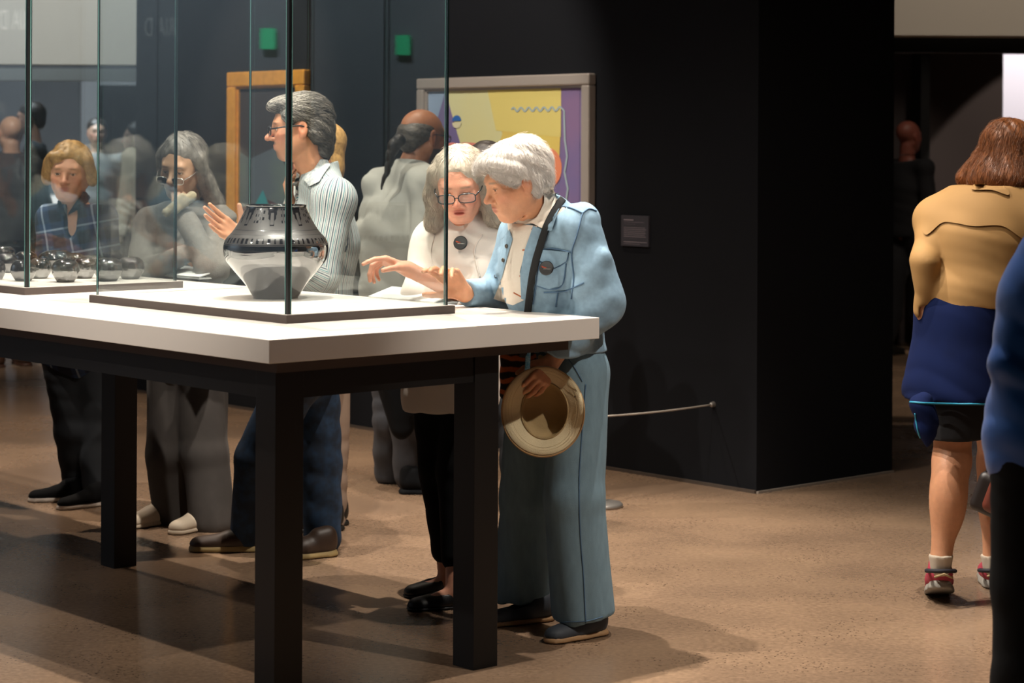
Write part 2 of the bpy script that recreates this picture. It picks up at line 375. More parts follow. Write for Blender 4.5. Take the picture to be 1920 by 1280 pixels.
def patch(name, bv, poly, m, parent, th=0.003, step=4, off=0.0015, sm=False):
    """cloth piece lying on a surface, with thickness"""
    if sm: poly = smoothline(list(poly)+[poly[0]], 8*len(poly))[:-1]
    poly = [tuple(p) for p in poly]; pa = np.array(poly, float); lo, hi = pa.min(0), pa.max(0)
    pts = list(poly); E = []; bnd = []
    for i in range(len(poly)):
        a, b = pa[i], pa[(i+1) % len(poly)]; m_ = max(1, int(np.linalg.norm(b-a)/step))
        for t in range(m_): bnd.append(tuple(a+(b-a)*t/m_))
    n = len(bnd); E = [(i, (i+1) % n) for i in range(n)]; pts = list(bnd)
    def inside(x, y):
        c = False
        for i in range(len(poly)):
            x1, y1 = poly[i]; x2, y2 = poly[i-1]
            if (y1 > y) != (y2 > y) and x < (x2-x1)*(y-y1)/(y2-y1)+x1: c = not c
        return c
    for x in np.arange(lo[0], hi[0], step):
        for y in np.arange(lo[1], hi[1], step):
            if inside(x, y): pts.append((x, y))
    vo, _, fo, *_ = delaunay_2d_cdt([Vector(p) for p in pts], E, [list(range(n))], 1, 1e-4)
    W = []; ok = []
    for v in vo:
        h = hit(bv, v.x, v.y, off); W.append(h if h is not None else None)
    good = [w_ for w_ in W if w_ is not None]
    if len(good) < 4: return None
    med = np.median([g[1] for g in good])
    W = [w_ if w_ is not None and abs(w_[1]-med) < 0.25 else P(v.x, v.y, med) for w_, v in zip(W, vo)]
    W = np.array(W); d = W-A3(0, 0, CAMH); d /= np.linalg.norm(d, axis=1)[:, None]; T = W-d*th; k = len(W)
    tri = np.array([f for f in fo if len(f) == 3])
    a, b, c = T[tri[:, 0]], T[tri[:, 1]], T[tri[:, 2]]; fl = (np.cross(b-a, c-a)*(a-A3(0, 0, CAMH))).sum(1) > 0; tri[fl] = tri[fl][:, ::-1]
    ec = {}
    for t in tri:
        for i in range(3): ec[(t[i], t[(i+1) % 3])] = 1
    sd = np.array([[p+2*k, q+2*k, q+3*k, p+3*k] for (p, q) in ec if (q, p) not in ec][::1]) if ec else np.zeros((0, 4), int)
    if len(sd): sd = sd[:, ::-1]
    return nobj(name, np.vstack([T, W, T, W]), [tri, tri[:, ::-1]+k, sd], m, parent)
# ------------------------------------------------------------ people
SKIN = mat('skin', '#d9a283', rough=0.5, attr='col', noise=0.06, nscale=60, bump=0.15, bscale=350, sss=0.15)
EYEW = mat('eye_white', '#d8d2cc', rough=0.15); IRIS = mat('iris_dark', '#2c2018', rough=0.1)
def frame(f, roll=0.0, upref=(0, 0, 1)):
    f = nrm(f); r = nrm(np.cross(f, upref)); u = np.cross(r, f)
    c, s = math.cos(roll), math.sin(roll); return np.array([r*c+u*s, f, u*c-r*s])
class Head:
    def __init__(h, C, f, roll=0.0, s=1.0, wide=1.0, upref=(0, 0, 1)):
        h.C = np.asarray(C, float); h.R = frame(f, roll, upref); h.s = s; h.w = wide
    def p(h, x, y, z): return h.C+h.s*(x*h.w*h.R[0]+y*h.R[1]+z*h.R[2])
    def loc(h, V): q = (np.asarray(V)-h.C) @ h.R.T/h.s; q[..., 0] /= h.w; return q
    def el(h, S, c, r, k=0.01, op='u'): S.el(h.p(*c), np.array(r)*h.s*A3(h.w, 1, 1), h.R, k, op)
    def rc(h, S, a, b, ra, rb=None, k=0.01, op='u', flat=None):
        S.rc(h.p(*a), h.p(*b), ra*h.s, None if rb is None else rb*h.s, k, flat, op)
    def box(h, m=0.135): return (h.C-m*h.s, h.C+m*h.s)
def head_shape(S, h, detail=True, jaw=1.0, nose=1.0, lids=0.5, mouth_open=0.0, age=0.0):
    e, r = h.el, h.rc
    e(S, (0, -0.014, 0.034), (0.073, 0.093, 0.079), 0.01)
    e(S, (0, 0.018, -0.002), (0.066, 0.070, 0.075), 0.03)
    e(S, (0, 0.030, -0.040), (0.054*jaw, 0.050, 0.060), 0.03)
    r(S, (-0.013, 0.058, -0.094), (0.013, 0.058, -0.094), 0.0175, k=0.03)
    for s in (-1, 1):
        r(S, (s*0.056*jaw, -0.002, -0.045), (s*0.020*jaw, 0.050, -0.090), 0.013, 0.015, k=0.03)
        if not detail: e(S, (s*0.076, -0.006, -0.006), (0.009, 0.018, 0.03), 0.006); continue
        e(S, (s*0.039, 0.062, -0.022), (0.020, 0.017, 0.017), 0.022)
        e(S, (s*0.025, 0.072, -0.055), (0.016, 0.012, 0.022), 0.02)
        # ear
        e(S, (s*0.0765, -0.008, -0.004), (0.008, 0.0175, 0.031), 0.006)
        e(S, (s*0.086, -0.005, 0.000), (0.007, 0.010, 0.017), 0.004, 's')
        e(S, (s*0.075, -0.002, -0.030), (0.006, 0.008, 0.010), 0.006)
    if not detail:
        e(S, (0, 0.098, -0.018), (0.014, 0.02, 0.026), 0.012); return
    r(S, (-0.034, 0.076, 0.020), (0.034, 0.076, 0.020), 0.0115, k=0.02)
    for s in (-1, 1):
        e(S, (s*0.032, 0.094, -0.001), (0.018, 0.014, 0.012), 0.012, 's')
        e(S, (s*0.031, 0.0735, 0.001), (0.0155, 0.0145, 0.0125), 0.004)      # lids over the eyeball
        e(S, (s*0.031, 0.0885, 0.001-0.0045*(1-lids)), (0.0125, 0.012, 0.0012+0.0042*lids), 0.0015, 's')
        if age: r(S, (s*0.045, 0.066, -0.040), (s*0.030, 0.074, -0.070), 0.0016, k=0.008, op='s')
        r(S, (s*0.0215, 0.087, -0.040), (s*0.031, 0.078, -0.064), 0.0016, k=0.008, op='s')
    r(S, (0, 0.079, 0.014), (0, 0.079+0.026*nose, -0.026), 0.0075, 0.0095, k=0.014)
    e(S, (0, 0.081+0.026*nose, -0.031), (0.0115, 0.0115, 0.0095), 0.008)
    for s in (-1, 1):
        e(S, (s*0.0125, 0.090+0.006*nose, -0.0345), (0.0075, 0.0105, 0.0075), 0.006)
        e(S, (s*0.0065, 0.094+0.01*nose, -0.0425), (0.0035, 0.005, 0.0035), 0.002, 's')
    e(S, (0, 0.076, -0.061), (0.030, 0.016, 0.020), 0.015)
    e(S, (0, 0.0865, -0.0575-0*mouth_open), (0.0235, 0.0095, 0.0052), 0.005)
    e(S, (0, 0.0850, -0.0675-mouth_open), (0.0205, 0.0095, 0.0060), 0.005)
    if mouth_open: e(S, (0, 0.0945, -0.0625-mouth_open/2), (0.017, 0.012, 0.0018+mouth_open*0.5), 0.002, 's')
    r(S, (-0.021, 0.094, -0.0622), (0, 0.0975, -0.0618), 0.0013, k=0.003, op='s'); r(S, (0.021, 0.094, -0.0622), (0, 0.0975, -0.0618), 0.0013, k=0.003, op='s')
    e(S, (0, 0.070, -0.093), (0.016, 0.013, 0.012), 0.014)
def face_color(h, base, lip='#b0645a', brow='#6b5a4c', blush=0.25, beard=None, beardzone=None, lipk=0.8):
    B = np.array(lin(base)); LP = np.array(lin(lip)); BR = np.array(lin(brow)); RD = np.array(lin('#c25a46'))
    def fn(V):
        q = h.loc(V); c = np.tile(B, (len(V), 1)); x, y, z = np.abs(q[:, 0]), q[:, 1], q[:, 2]
        def g(cx, cy, cz, rx, ry, rz, pw=1.0): return np.exp(-(((x-cx)/rx)**2+((y-cy)/ry)**2+((z-cz)/rz)**2)**pw)
        w_ = blush*np.maximum(g(0.042, 0.06, -0.028, 0.022, 0.04, 0.02), 0.9*g(0, 0.105, -0.03, 0.014, 0.02, 0.014))
        w_ = np.maximum(w_, blush*0.8*g(0.08, 0, -0.005, 0.012, 0.03, 0.03)); c = c*(1-w_[:, None])+RD*w_[:, None]
        if beard is not None:
            BD = np.array(lin(beard)); z_ = beardzone(q); c = c*(1-z_[:, None])+BD*z_[:, None]
        wl = lipk*np.clip(np.maximum(g(0, 0.09, -0.058, 0.021, 0.03, 0.0052, 2), g(0, 0.09, -0.067, 0.019, 0.03, 0.0062, 2))*1.3, 0, 1); c = c*(1-wl[:, None])+LP*wl[:, None]
        wl2 = 0.8*np.exp(-((z-0.0018)/0.0022)**4)*np.exp(-((x-0.031)/0.0135)**6)*(y > 0.070)*(y < 0.1); c = c*(1-wl2[:, None])+np.array(lin('#3a261e'))*wl2[:, None]
        zb = 0.0215-0.09*np.clip(x-0.036, 0, 1)-0.0*x
        wb = 0.75*np.exp(-((z-zb)/0.0036)**4)*np.exp(-((x-0.031)/0.018)**6)*(y > 0.04); c = c*(1-wb[:, None])+BR*wb[:, None]
        return c
    return fn
def eyes(h, parent, iris='#4a3a2c'):
    im = mat('iris_'+iris[1:], iris, rough=0.12)
    for s in (-1, 1):
        c = h.p(s*0.031, 0.0735, 0.000); u, v = 16, 12; look = nrm(h.R[1]-0.12*h.R[2]); Rm = frame(look, 0, h.R[2])
        V = []; mi = []
        for i in range(v+1):
            t = math.pi*i/v
            for j in range(u):
                a = 2*math.pi*j/u; q = math.cos(t)*Rm[1]+math.sin(t)*(math.cos(a)*Rm[0]+math.sin(a)*Rm[2]); V.append(c+q*0.0125*h.s)
        F = np.array([[i*u+j, i*u+(j+1) % u, (i+1)*u+(j+1) % u, (i+1)*u+j] for i in range(v) for j in range(u)]); mi = [1 if i < 2 else 0 for i in range(v) for j in range(u)]
        nobj('eye', V, F, [EYEW, im], parent, mi=mi)
def hand_shape(S, wr, d, n, side, curls, s=1.0, spread=0.12, tcurl=(0.5, 0.3), tout=0.75, wr_r=0.025):
    """d: wrist to knuckles, n: out of the palm; the thumb leaves on side*cross(d,n)"""
    d = nrm(d); n = nrm(np.asarray(n)-np.dot(n, d)*d); l = np.cross(d, n)*side
    offs = (0.028, 0.0095, -0.0095, -0.027); pl = (0.088, 0.092, 0.087, 0.078); ph = ((0.042, 0.026, 0.020), (0.046, 0.030, 0.021), (0.042, 0.028, 0.020), (0.033, 0.021, 0.018))
    tips = []
    S.rc(wr, wr+d*0.014*s, wr_r*0.92*s, 0.022*s, k=0.02*s, flat=(n, 1.2))
    for i in range(4):
        S.rc(wr+(l*offs[i]*0.5+d*0.012)*s, wr+(l*offs[i]+d*pl[i])*s, 0.0135*s, 0.0112*s, k=0.010*s)
    S.rc(wr+(l*-0.012+d*0.02+n*0.004)*s, wr+(l*-0.020+d*0.06+n*0.003)*s, 0.013*s, 0.011*s, k=0.01*s)
    for i in range(4):
        p = wr+(l*offs[i]+d*pl[i])*s; a = 0; dd = nrm(d+l*offs[i]/0.028*spread); r = 0.0092*s if i < 3 else 0.0080*s
        cu = curls[i] if isinstance(curls[0], (tuple, list)) else curls
        for j in range(3):
            a += cu[j]; v = math.cos(a)*dd+math.sin(a)*n; q = p+v*ph[i][j]*s; S.rc(p, q, r, r*0.90, k=0.003*s); p = q; r *= 0.90
        tips.append(p)
    b = wr+(d*0.016+l*0.016+n*0.006)*s; v = nrm(d*0.75+l*tout+n*0.35); q = b+v*0.046*s; S.rc(b, q, 0.0150*s, 0.0118*s, k=0.012*s)
    for j, L_ in enumerate((0.033, 0.027)):
        v = nrm(v+(n*0.5+d*0.5-l*0.4)*tcurl[j]); q2 = q+v*L_*s; S.rc(q, q2, 0.0108*s-0.001*j, 0.0092*s-0.001*j, k=0.003*s); q = q2
    return tips
def hbox(wr, d, m=0.125, s=1.0):
    c = np.asarray(wr)+nrm(d)*0.085*s; return (c-m*s, c+m*s)
def joints(base, f, h=1.7, lean=0.0, build=1.0):
    base = np.asarray(base, float); f = nrm([f[0], f[1], 0]); r = np.cross(f, A3(0, 0, 1)); up = A3(0, 0, 1)
    def q(x, y, z): return base+r*x*h+f*(y+lean*max(z-0.52, 0))*h+up*z*h
    J = dict(f=f, r=r, h=h, pelvis=q(0, 0, .53), waist=q(0, 0.005, .61), chest=q(0, 0, .72), neck=q(0, -0.005, .825), head=q(0, .02, .928))
    for s, n in ((1, 'R'), (-1, 'L')):
        J['sh'+n] = q(s*.105*build, -0.005, .80); J['el'+n] = q(s*.135*build, -0.01, .625); J['wr'+n] = q(s*.125*build, .05, .48)
        J['hip'+n] = q(s*.052, 0, .50); J['kn'+n] = q(s*.055, .012, .28); J['an'+n] = q(s*.055, -.01, .055); J['toe'+n] = f.copy()
    return J
def torso(S, J, g=0.0, wch=0.125, wwa=0.115, whip=0.13, flat=1.4, k=0.05, sh=0.055, belly=0.0):
    f = J['f']; ff = (f, flat)
    S.rc(J['pelvis'], J['waist'], whip+g, wwa+g, k, ff); S.rc(J['waist'], J['chest'], wwa+g, wch+g, k, ff)
    up = nrm(J['neck']-J['chest'])
    S.rc(J['chest'], J['chest']+up*0.075, wch+g, wch*0.86+g, k, ff)
    for n in 'LR': S.rc(J['neck']-up*0.03, J['sh'+n], 0.050+g, sh+g, k)
    if belly: S.el(J['waist']+f*0.03, (whip+g, whip*0.8+g, 0.13), frame(f), 0.05)
def arm(S, J, n, ru=0.046, rl=0.038, rw=0.026, g=0.0, k=0.02, end=1.0, flat=None):
    S.rc(J['sh'+n], J['el'+n], ru+g, (ru+rl)/2+g, k, flat)
    e = J['el'+n]+(J['wr'+n]-J['el'+n])*end; S.rc(J['el'+n], e, rl+g, rl+(rw-rl)*end+g, k, flat)
def legs_(S, J, rt=0.078, rk=0.055, ra=0.036, g=0.0, k=0.02, end=1.0, top=True, ns='LR', hem=None):
    for n in ns:
        S.rc(J['hip'+n], J['kn'+n], rt+g, rk+g, k)
        e = J['kn'+n]+(J['an'+n]-J['kn'+n])*end; S.rc(J['kn'+n], e, rk+g, (hem if hem is not None else ra)+g, k)
    if top: S.rc(J['pelvis'], (J['hipL']+J['hipR'])/2, 0.12+g, 0.10+g, 0.04, (J['f'], 1.25))
def folds(amp=0.004, f=60, axis=(0, 0, 1), seed=0, sharp=1.0, f2=None):
    r = np.random.default_rng(seed); a = nrm(axis); b = nrm(r.normal(size=3)); c = nrm(r.normal(size=3)); ph = r.uniform(0, 6, 6)
    def fn(x, y, z):
        u = x*a[0]+y*a[1]+z*a[2]; v = x*b[0]+y*b[1]+z*b[2]; w_ = x*c[0]+y*c[1]+z*c[2]
        m = 0.5+0.5*np.sin(w_*11+ph[3]); s1 = np.sin(u*f+2.2*np.sin(v*9+ph[0])+ph[1]); s2 = np.sin(u*f*0.43+v*f*0.25+1.5*np.sin(w_*13+ph[2])+ph[4])
        return amp*(0.55*(1-np.abs(s1)*2)*sharp*m+0.6*s2)
    return fn
def leg_bare(S, J, n, k=0.02):
    S.rc(J['kn'+n], J['an'+n], 0.050, 0.032, k); m = J['kn'+n]*0.68+J['an'+n]*0.32-J['f']*0.014; S.el(m, (0.047, 0.047, 0.10), None, 0.03)
def body(S, J, ns='LR', legs=True, neck_r=0.052, **kw):
    torso(S, J, g=-0.006, **kw)
    S.rc(J['neck']-A3(0, 0, 0.02), J['head'], neck_r, neck_r*0.93, 0.02)
    for n in ns: arm(S, J, n, 0.040, 0.034, 0.024)
    if legs:
        legs_(S, J, 0.070, 0.048, 0.030); 
        for n in 'LR':
            t = nrm(J['toe'+n]); S.rc(J['an'+n]-A3(0, 0, 0.02), J['an'+n]+t*0.05-A3(0, 0, 0.03), 0.026, 0.018, 0.015)
def shoe(heel, d, m, msole, parent, L=0.27, wd=0.045, ht=0.075, sole=0.022, pitch=0.0, up=None, opening=None, flatshoe=False, name='shoe', cuff=True):
    """heel: ground point under the back of the heel"""
    d = nrm([d[0], d[1], 0]); R0 = frame(d); c, s = math.cos(pitch), math.sin(pitch); f = d*c-A3(0, 0, 1)*s; u = A3(0, 0, 1)*c+d*s; R = np.array([R0[0], f, u]); heel = np.asarray(heel, float)
    if pitch: heel = heel+A3(0, 0, 1)*L*0.72*s
    q = lambda x, y, z: heel+R[0]*x+R[1]*y+R[2]*z
    S = Sh()
    S.rc(q(0, .045, ht*0.55), q(0, L*0.45, ht*0.45), wd*0.86, wd*0.80, 0.02); S.rc(q(0.004, L*0.45, ht*0.4), q(0, L-wd-.003, ht*0.28), wd*0.92, wd*0.80, 0.02, (u, 1.25))
    S.rc(q(0, .040, ht*0.9), q(0, .075, ht*0.85), wd*0.72, wd*0.7, 0.015)
    if opening is not None: S.el(q(0, opening, ht*1.12), (wd*0.66, L*0.24, ht*0.62), R, 0.006, 's')
    S.pl(q(0, 0, sole*0.7), -u, 0.004, box=(np.minimum(q(-.1, -.1, -.1), q(.1, L+.1, .2))-0.1, np.maximum(q(-.1, -.1, -.1), q(.1, L+.1, .2))+0.1))
    o = sdf_obj(name, S, 0.006, m, parent)
    T = Sh(); T.rc(q(0, .042, 0), q(0.003, L*0.45, 0), wd*0.88, wd*0.84, 0.03); T.rc(q(0.003, L*0.45, 0), q(0, L-wd-.002, 0), wd*0.98, wd*0.86, 0.02)
    bb = (T.lo-0.06, T.hi+0.06); T.pl(q(0, 0, sole), u, 0.004, box=bb); T.pl(q(0, 0, 0.001), -u, 0.003, box=bb)
    s2 = sdf_obj('sole', T, 0.006, msole, parent); s2.parent = o; return o
def strands(name, key, n, m, parent, flow, L=0.07, steps=8, r=0.0005, off=0.002, curl=0.0, sel=None, lift=0.0, seed=1, flare=0.0):
    """fine locks growing along a hair surface"""
    V, Q = WORLD[key]; R = np.random.default_rng(seed); bv = BVHTree.FromPolygons([tuple(x) for x in V], Q.tolist()); C = V[Q].mean(1)
    idx = np.arange(len(Q)) if sel is None else np.nonzero(sel(C))[0]
    if len(idx) == 0: return None
    idx = R.choice(idx, n); st = L/steps; parts = []
    for i in idx:
        p = C[i].copy(); pts = []; jit = R.normal(size=3)*0.25; LL = R.uniform(0.6, 1.3); pv = R.normal(size=3); ph = R.uniform(0, 6)
        for k in range(steps):
            h = bv.find_nearest(Vector(p))
            if h[0] is None: break
            nn = np.array(h[1]); t = k/steps; pts.append(np.array(h[0])+nn*(off+lift*t*t)+curl*math.sin(ph+k*0.9)*nrm(pv)*t)
            g = flow(p)+jit; g = g-nn*np.dot(g, nn)*(1-flare*t); p = np.array(h[0])+nrm(g)*st*LL
        if len(pts) > 3:
            pts = np.array(pts); parts.append(tube_geo(pts, r*np.linspace(1.1, 0.35, len(pts)), n=3, caps=False))
    Vs, Fs, c = [], [], 0
    for v, f in parts: Vs.append(v); Fs.append(f[0]+c); c += len(v)
    return nobj(name, np.concatenate(Vs), np.concatenate(Fs), m, parent)
def glasses(h, parent, m, w_=0.026, ht=0.016, z=0.000, y=0.100, lens=True, r=0.0016, drop=0.0):
    parts = []
    for s in (-1, 1):
        a = np.linspace(0, 2*np.pi, 28, endpoint=False); ca, sa = np.cos(a), np.sin(a)
        X = np.sign(ca)*np.abs(ca)**0.6*w_; Z = np.sign(sa)*np.abs(sa)**0.6*ht
        pts = np.array([h.p(s*0.034+x, y-0.10*abs(s*0.034+x)-drop*0.2+0.002, z+zz-drop) for x, zz in zip(X, Z)])
        parts.append(tube_geo(pts, r*h.s, 6, True))
        if lens:
            cen = pts.mean(0); nobj('lens', np.vstack([pts, cen]), np.array([[i, (i+1) % 28, 28] for i in range(28)]), LENS, parent, smooth=False)
        xo = s*(0.034+w_); parts.append(tube_geo(np.array([h.p(xo, y-0.10*abs(xo), z+ht*0.4-drop), h.p(s*0.077, 0.06, z+0.010-drop*0.5), h.p(s*0.080, 0.0, z+0.012), h.p(s*0.079, -0.025, z+0.004)]), r*h.s*1.2, 5))
    parts.append(tube_geo(np.array([h.p(-0.034+w_, y-0.001, z-drop+0.002), h.p(0, y+0.004, z-drop+0.005), h.p(0.034-w_, y-0.001, z-drop+0.002)]), r*h.s, 5))
    Vs, Fs, n = [], [], 0
    for v, f in parts:
        Vs.append(v); Fs += [q+n for q in f]; n += len(v)
    return nobj('glasses_frame', np.concatenate(Vs), Fs, m, parent)
LENS = glass_mat('lens_glass', (0.95, 0.96, 0.97), 0.06)

def facecut(S, h, x=0.063, top=0.088, low=-0.09):
    c = (top+low)/2; h.el(S, (0, 0.115, c), (x, 0.072, (top-low)/2), 0.008, 's')
def notface(h): return lambda C: ~((h.loc(C)[:, 1] > 0.035) & (np.abs(h.loc(C)[:, 0]) < 0.058) & (h.loc(C)[:, 2] < 0.105))
# ------------------------------------------------------------ setting
DARK = mat('dark_wall_paint', '#090b11', rough=0.85, noise=0.05, nscale=3, spec=0.25)
DARK2 = mat('charcoal_wall_paint', '#2b292b', rough=0.8)
GREYW = mat('grey_wall_paint', '#77777a', rough=0.8); LIGHTW = mat('pale_wall_paint', '#b3ada3', rough=0.8); WHITEW = mat('white_wall_paint', '#d8d4d6', rough=0.8)
X, Y_, Z = A3(1, 0, 0), A3(0, 1, 0), A3(0, 0, 1)
RX0, RX1, RY0, RY1, RH = -9.0, 8.0, -3.0, 24.0, 5.0
struct(box('floor', (RX0, RY0, -0.1), X*(RX1-RX0), Y_*(RY1-RY0), Z*0.1, floor_mat()))
struct(box('ceiling', (RX0, RY0, RH), X*(RX1-RX0), Y_*(RY1-RY0), Z*0.1, mat('black_ceiling', '#101012', rough=0.9)))
struct(box('wall_left', (RX0-0.15, RY0, 0), X*0.15, Y_*(RY1-RY0), Z*RH, mat('slate_wall_paint', '#6f757c', rough=0.8)))
struct(box('wall_right', (RX1, RY0, 0), X*0.15, Y_*(RY1-RY0), Z*RH, GREYW))
struct(box('wall_front', (RX0, RY0-0.15, 0), X*(RX1-RX0), Y_*0.15, Z*RH, GREYW))
struct(box('wall_back', (RX0, RY1, 0), X*(RX1-RX0), Y_*0.15, Z*RH, DARK2))
# table axes
cA = G(505, 637, 1.0); cB = G(1124, 595, 1.0); U = nrm(cB-cA); Vv = A3(-U[1], U[0], 0); TW = np.linalg.norm(cB-cA)
def T(u, v, z=0.0): return A3(cA[0], cA[1], 0)+U*u+Vv*v+Z*z
# centre block wall
w0 = G(1418, 925, 0); BL = 5.08; BW = 0.95
struct(box('wall_center', w0, U*BW, Vv*BL, Z*RH, DARK))
tm = mat('baseboard_metal', '#8a8076', rough=0.45, metal=0.0)
struct(box('baseboard_right', w0-Vv*0.012-Z*0+U*0.0, U*BW, Vv*0.012, Z*0.010, tm))
struct(box('baseboard_left', w0-U*0.012, U*0.012, Vv*BL, Z*0.014, mat('baseboard_dark', '#4a4038', rough=0.5)))
# header walls, far walls, right opening
struct(box('wall_header_right', (P(1660, 0, 12.0)[0], 12.0, P(1700, 66, 12.0)[2]), X*4.4, Y_*0.25, Z*3, LIGHTW))
struct(box('trim_1', (P(1660, 0, 12.3)[0]-1.2, 12.3, P(1700, 98, 12.3)[2]), X*4.4, Y_*0.12, Z*0.16, mat('black_beam', '#0d0e11', rough=0.8)))
yR = 16.7; xo = P(1880, 300, yR)[0]; zt = P(1900, 100, yR)[2]
struct(box('wall_far_right', (0.2, yR, 0), X*(xo-0.2), Y_*0.15, Z*RH, mat('brown_grey_wall', '#4a4243', rough=0.85)))
struct(box('wall_far_right_lintel', (xo, yR, zt), X*1.6, Y_*0.15, Z*(RH-zt), MATS['brown_grey_wall']))
struct(box('wall_far_right_end', (xo+1.6, yR, 0), X*(RX1-xo-1.6), Y_*0.15, Z*RH, MATS['brown_grey_wall']))
struct(box('trim_2', (P(1726, 300, 16.3)[0], 16.3, 0), X*0.07, Y_*0.4, Z*2.28, MATS['black_beam']))
struct(box('wall_beyond_door', (xo-0.6, yR+2.6, 0), X*4, Y_*0.1, Z*3.2, WHITEW))
# left background
yL = 15.0; xe = P(300, 100, 15.0)[0]
struct(box('wall_header_left', (RX0, yL, P(150, 121, yL)[2]), X*(xe+0.6-RX0), Y_*0.2, Z*3, mat('neutral_wall_paint', '#babdbe', rough=0.8)))
struct(box('trim_3', (RX0, yL+1.8, P(150, 151, yL+1.8)[2]), X*(xe+0.9-RX0), Y_*0.15, Z*0.095, mat('pale_beam', '#8d8f8c', rough=0.7)))
struct(box('wall_far_left', (RX0, 23.5, 0), X*9, Y_*0.1, Z*RH, mat('mid_grey_wall', '#4c4d50', rough=0.85)))
struct(box('wall_far_panel', (P(152, 200, 22.9)[0], 22.9, 0), X*2.4, Y_*0.12, Z*2.25, mat('grey_panel_paint', '#6f7072', rough=0.8)))
# barrier cord and floor disc stanchion
st = empty('barrier_stanchion', G(1128, 950, 0), 'low grey disc-footed barrier post with a pale cord running to the dark wall', 'stanchion')
sc0 = G(1128, 950, 0); gm = mat('stanchion_grey', '#8c8782', rough=0.4, metal=0.6)
lathe('base_plate', [(0.001, 0), (0.09, 0), (0.09, 0.012), (0.083, 0.02), (0.001, 0.022)], sc0, gm, st, 40)
lathe('pole', [(0.007, 0.02), (0.006, 0.36), (0.009, 0.37), (0.009, 0.392), (0.001, 0.396)], sc0, gm, st, 16)
d = ray(1338, 758); n_ = -U; o_ = A3(0, 0, CAMH); tt = np.dot(w0-o_, n_)/np.dot(d, n_); wp = o_+d*tt
bc = st
a = sc0+Z*0.38; tube('cord', [a+(wp-a)*t-Z*0.006*math.sin(math.pi*t) for t in np.linspace(0, 1, 12)], 0.004, mat('pale_cord', '#a39a90', rough=0.6), bc, 6)
S_ = Sh(); S_.rc(wp, wp-U*0.012, 0.014, 0.012, 0.001); sdf_obj('wall_hook', S_, 0.003, gm, bc)
# wall label
def wallpt(px, py, off=0.0):
    d = ray(px, py); o_ = A3(0, 0, CAMH); n_ = -U; return o_+d*(np.dot(w0-o_, n_)/np.dot(d, n_))+n_*off
def wallbox(name, p0, p1, off, th, m, parent=None, bevel=0):
    a, b = wallpt(*p0), wallpt(*p1); W = -Vv*abs(np.dot(b-a, Vv)); top = a[2]; bot = b[2]
    s = A3(a[0], a[1], bot)-U*off; return box(name, s, W, -U*th, Z*(top-bot), m, parent, bevel)
wl = empty('wall_label', wallpt(1193, 434), 'small dark grey text label on the black wall right of the abstract painting', 'label')
wallbox('plate', (1168, 403), (1219, 463), 0.0, 0.012, mat('label_plate', '#35333a', rough=0.6), wl, 0.001)
tx = mat('label_print', '#8d8288', rough=0.7); y0 = 408
for i, wd in enumerate([18, 0, 38, 22, 0, 40, 42, 40, 41, 39, 41, 24, 0, 43, 30]):
    y0 += 2.6 if i < 3 else 3.4
    if wd: wallbox('text_line', (1173, y0), (1173+wd, y0+(2.6 if i < 2 else 1.1)), 0.0122, 0.0004, tx, wl)
# framed paintings
def painting(name, label, t0, t1, z0, z1, fm, fw, cm, depth=0.05):
    s0 = w0+Vv*t0; e = empty(name, A3(*s0[:2], z0), label, 'painting')
    L_ = t1-t0; q = lambda t, z, o=0.0: A3(*(w0+Vv*(t0+t))[:2], z)-U*o
    rows = [(0, 0, L_, fw), (0, z1-z0-fw, L_, fw)]; 
    for (t, z, l_, h_) in rows: box('frame_rail', q(t, z0+z), Vv*l_, -U*depth, Z*h_, fm, e, 0.008)
    for t in (0, L_-fw): box('frame_stile', q(t, z0+fw), Vv*fw, -U*depth, Z*(z1-z0-2*fw), fm, e, 0.008)
    ins = fw-0.004
    box('frame_slip', q(fw, z0+fw), Vv*0.012, -U*(depth-0.018), Z*(z1-z0-2*fw), fm, e); box('frame_slip', q(L_-fw-0.012, z0+fw), Vv*0.012, -U*(depth-0.018), Z*(z1-z0-2*fw), fm, e)
    box('frame_slip', q(fw, z1-fw-0.012), Vv*(L_-2*fw), -U*(depth-0.018), Z*0.012, fm, e)
    box('canvas', q(ins, z0+ins), Vv*(L_-2*ins), -U*0.02, Z*(z1-z0-2*ins), cm, e)
    def shape(sname, poly, m, lay):
        # poly in canvas units: a from the viewer's left (0..1), b from the bottom (0..1)
        pts = [q(L_-fw-a_*(L_-2*fw), z0+fw+b_*(z1-z0-2*fw), 0.0205+0.0006*lay) for a_, b_ in poly]; k = len(pts)
        n_ = np.array([list(range(k))]); A_ = np.cross(pts[1]-pts[0], pts[2]-pts[0])
        from mathutils.geometry import tessellate_polygon
        tr = np.array(tessellate_polygon([[Vector(p) for p in pts]])); a1 = np.cross(pts[tr[0][1]]-pts[tr[0][0]], pts[tr[0][2]]-pts[tr[0][0]])
        if np.dot(a1, -U) < 0: tr = tr[:, ::-1]
        nobj(sname, pts, tr, m, e, smooth=False)
    return e, shape
pm = lambda n, c, c2=None: mat(n, c, rough=0.6, color2=c2, nscale=2.0)
pe, shp = painting('abstract_painting', 'large abstract canvas of yellow, violet and peach shapes in a silver frame', 1.018, 2.303, 0.93, 1.862, mat('silver_frame', '#ada299', rough=0.4, metal=0.35), 0.055, pm('canvas_violet', '#7a6a92', '#5f5a86'))
cir = lambda cx, cy, rx, ry, a0=0, a1=360, n=28: [(cx+rx*math.cos(math.radians(a0+(a1-a0)*i/n)), cy+ry*math.sin(math.radians(a0+(a1-a0)*i/n))) for i in range(n+(0 if a1-a0 == 360 else 1))]
shp('painted_shape', [(0, 1), (0.13, 1), (0.06, 0.78), (0, 0.6)], pm('p_paleblue', '#8fa3bd'), 1)
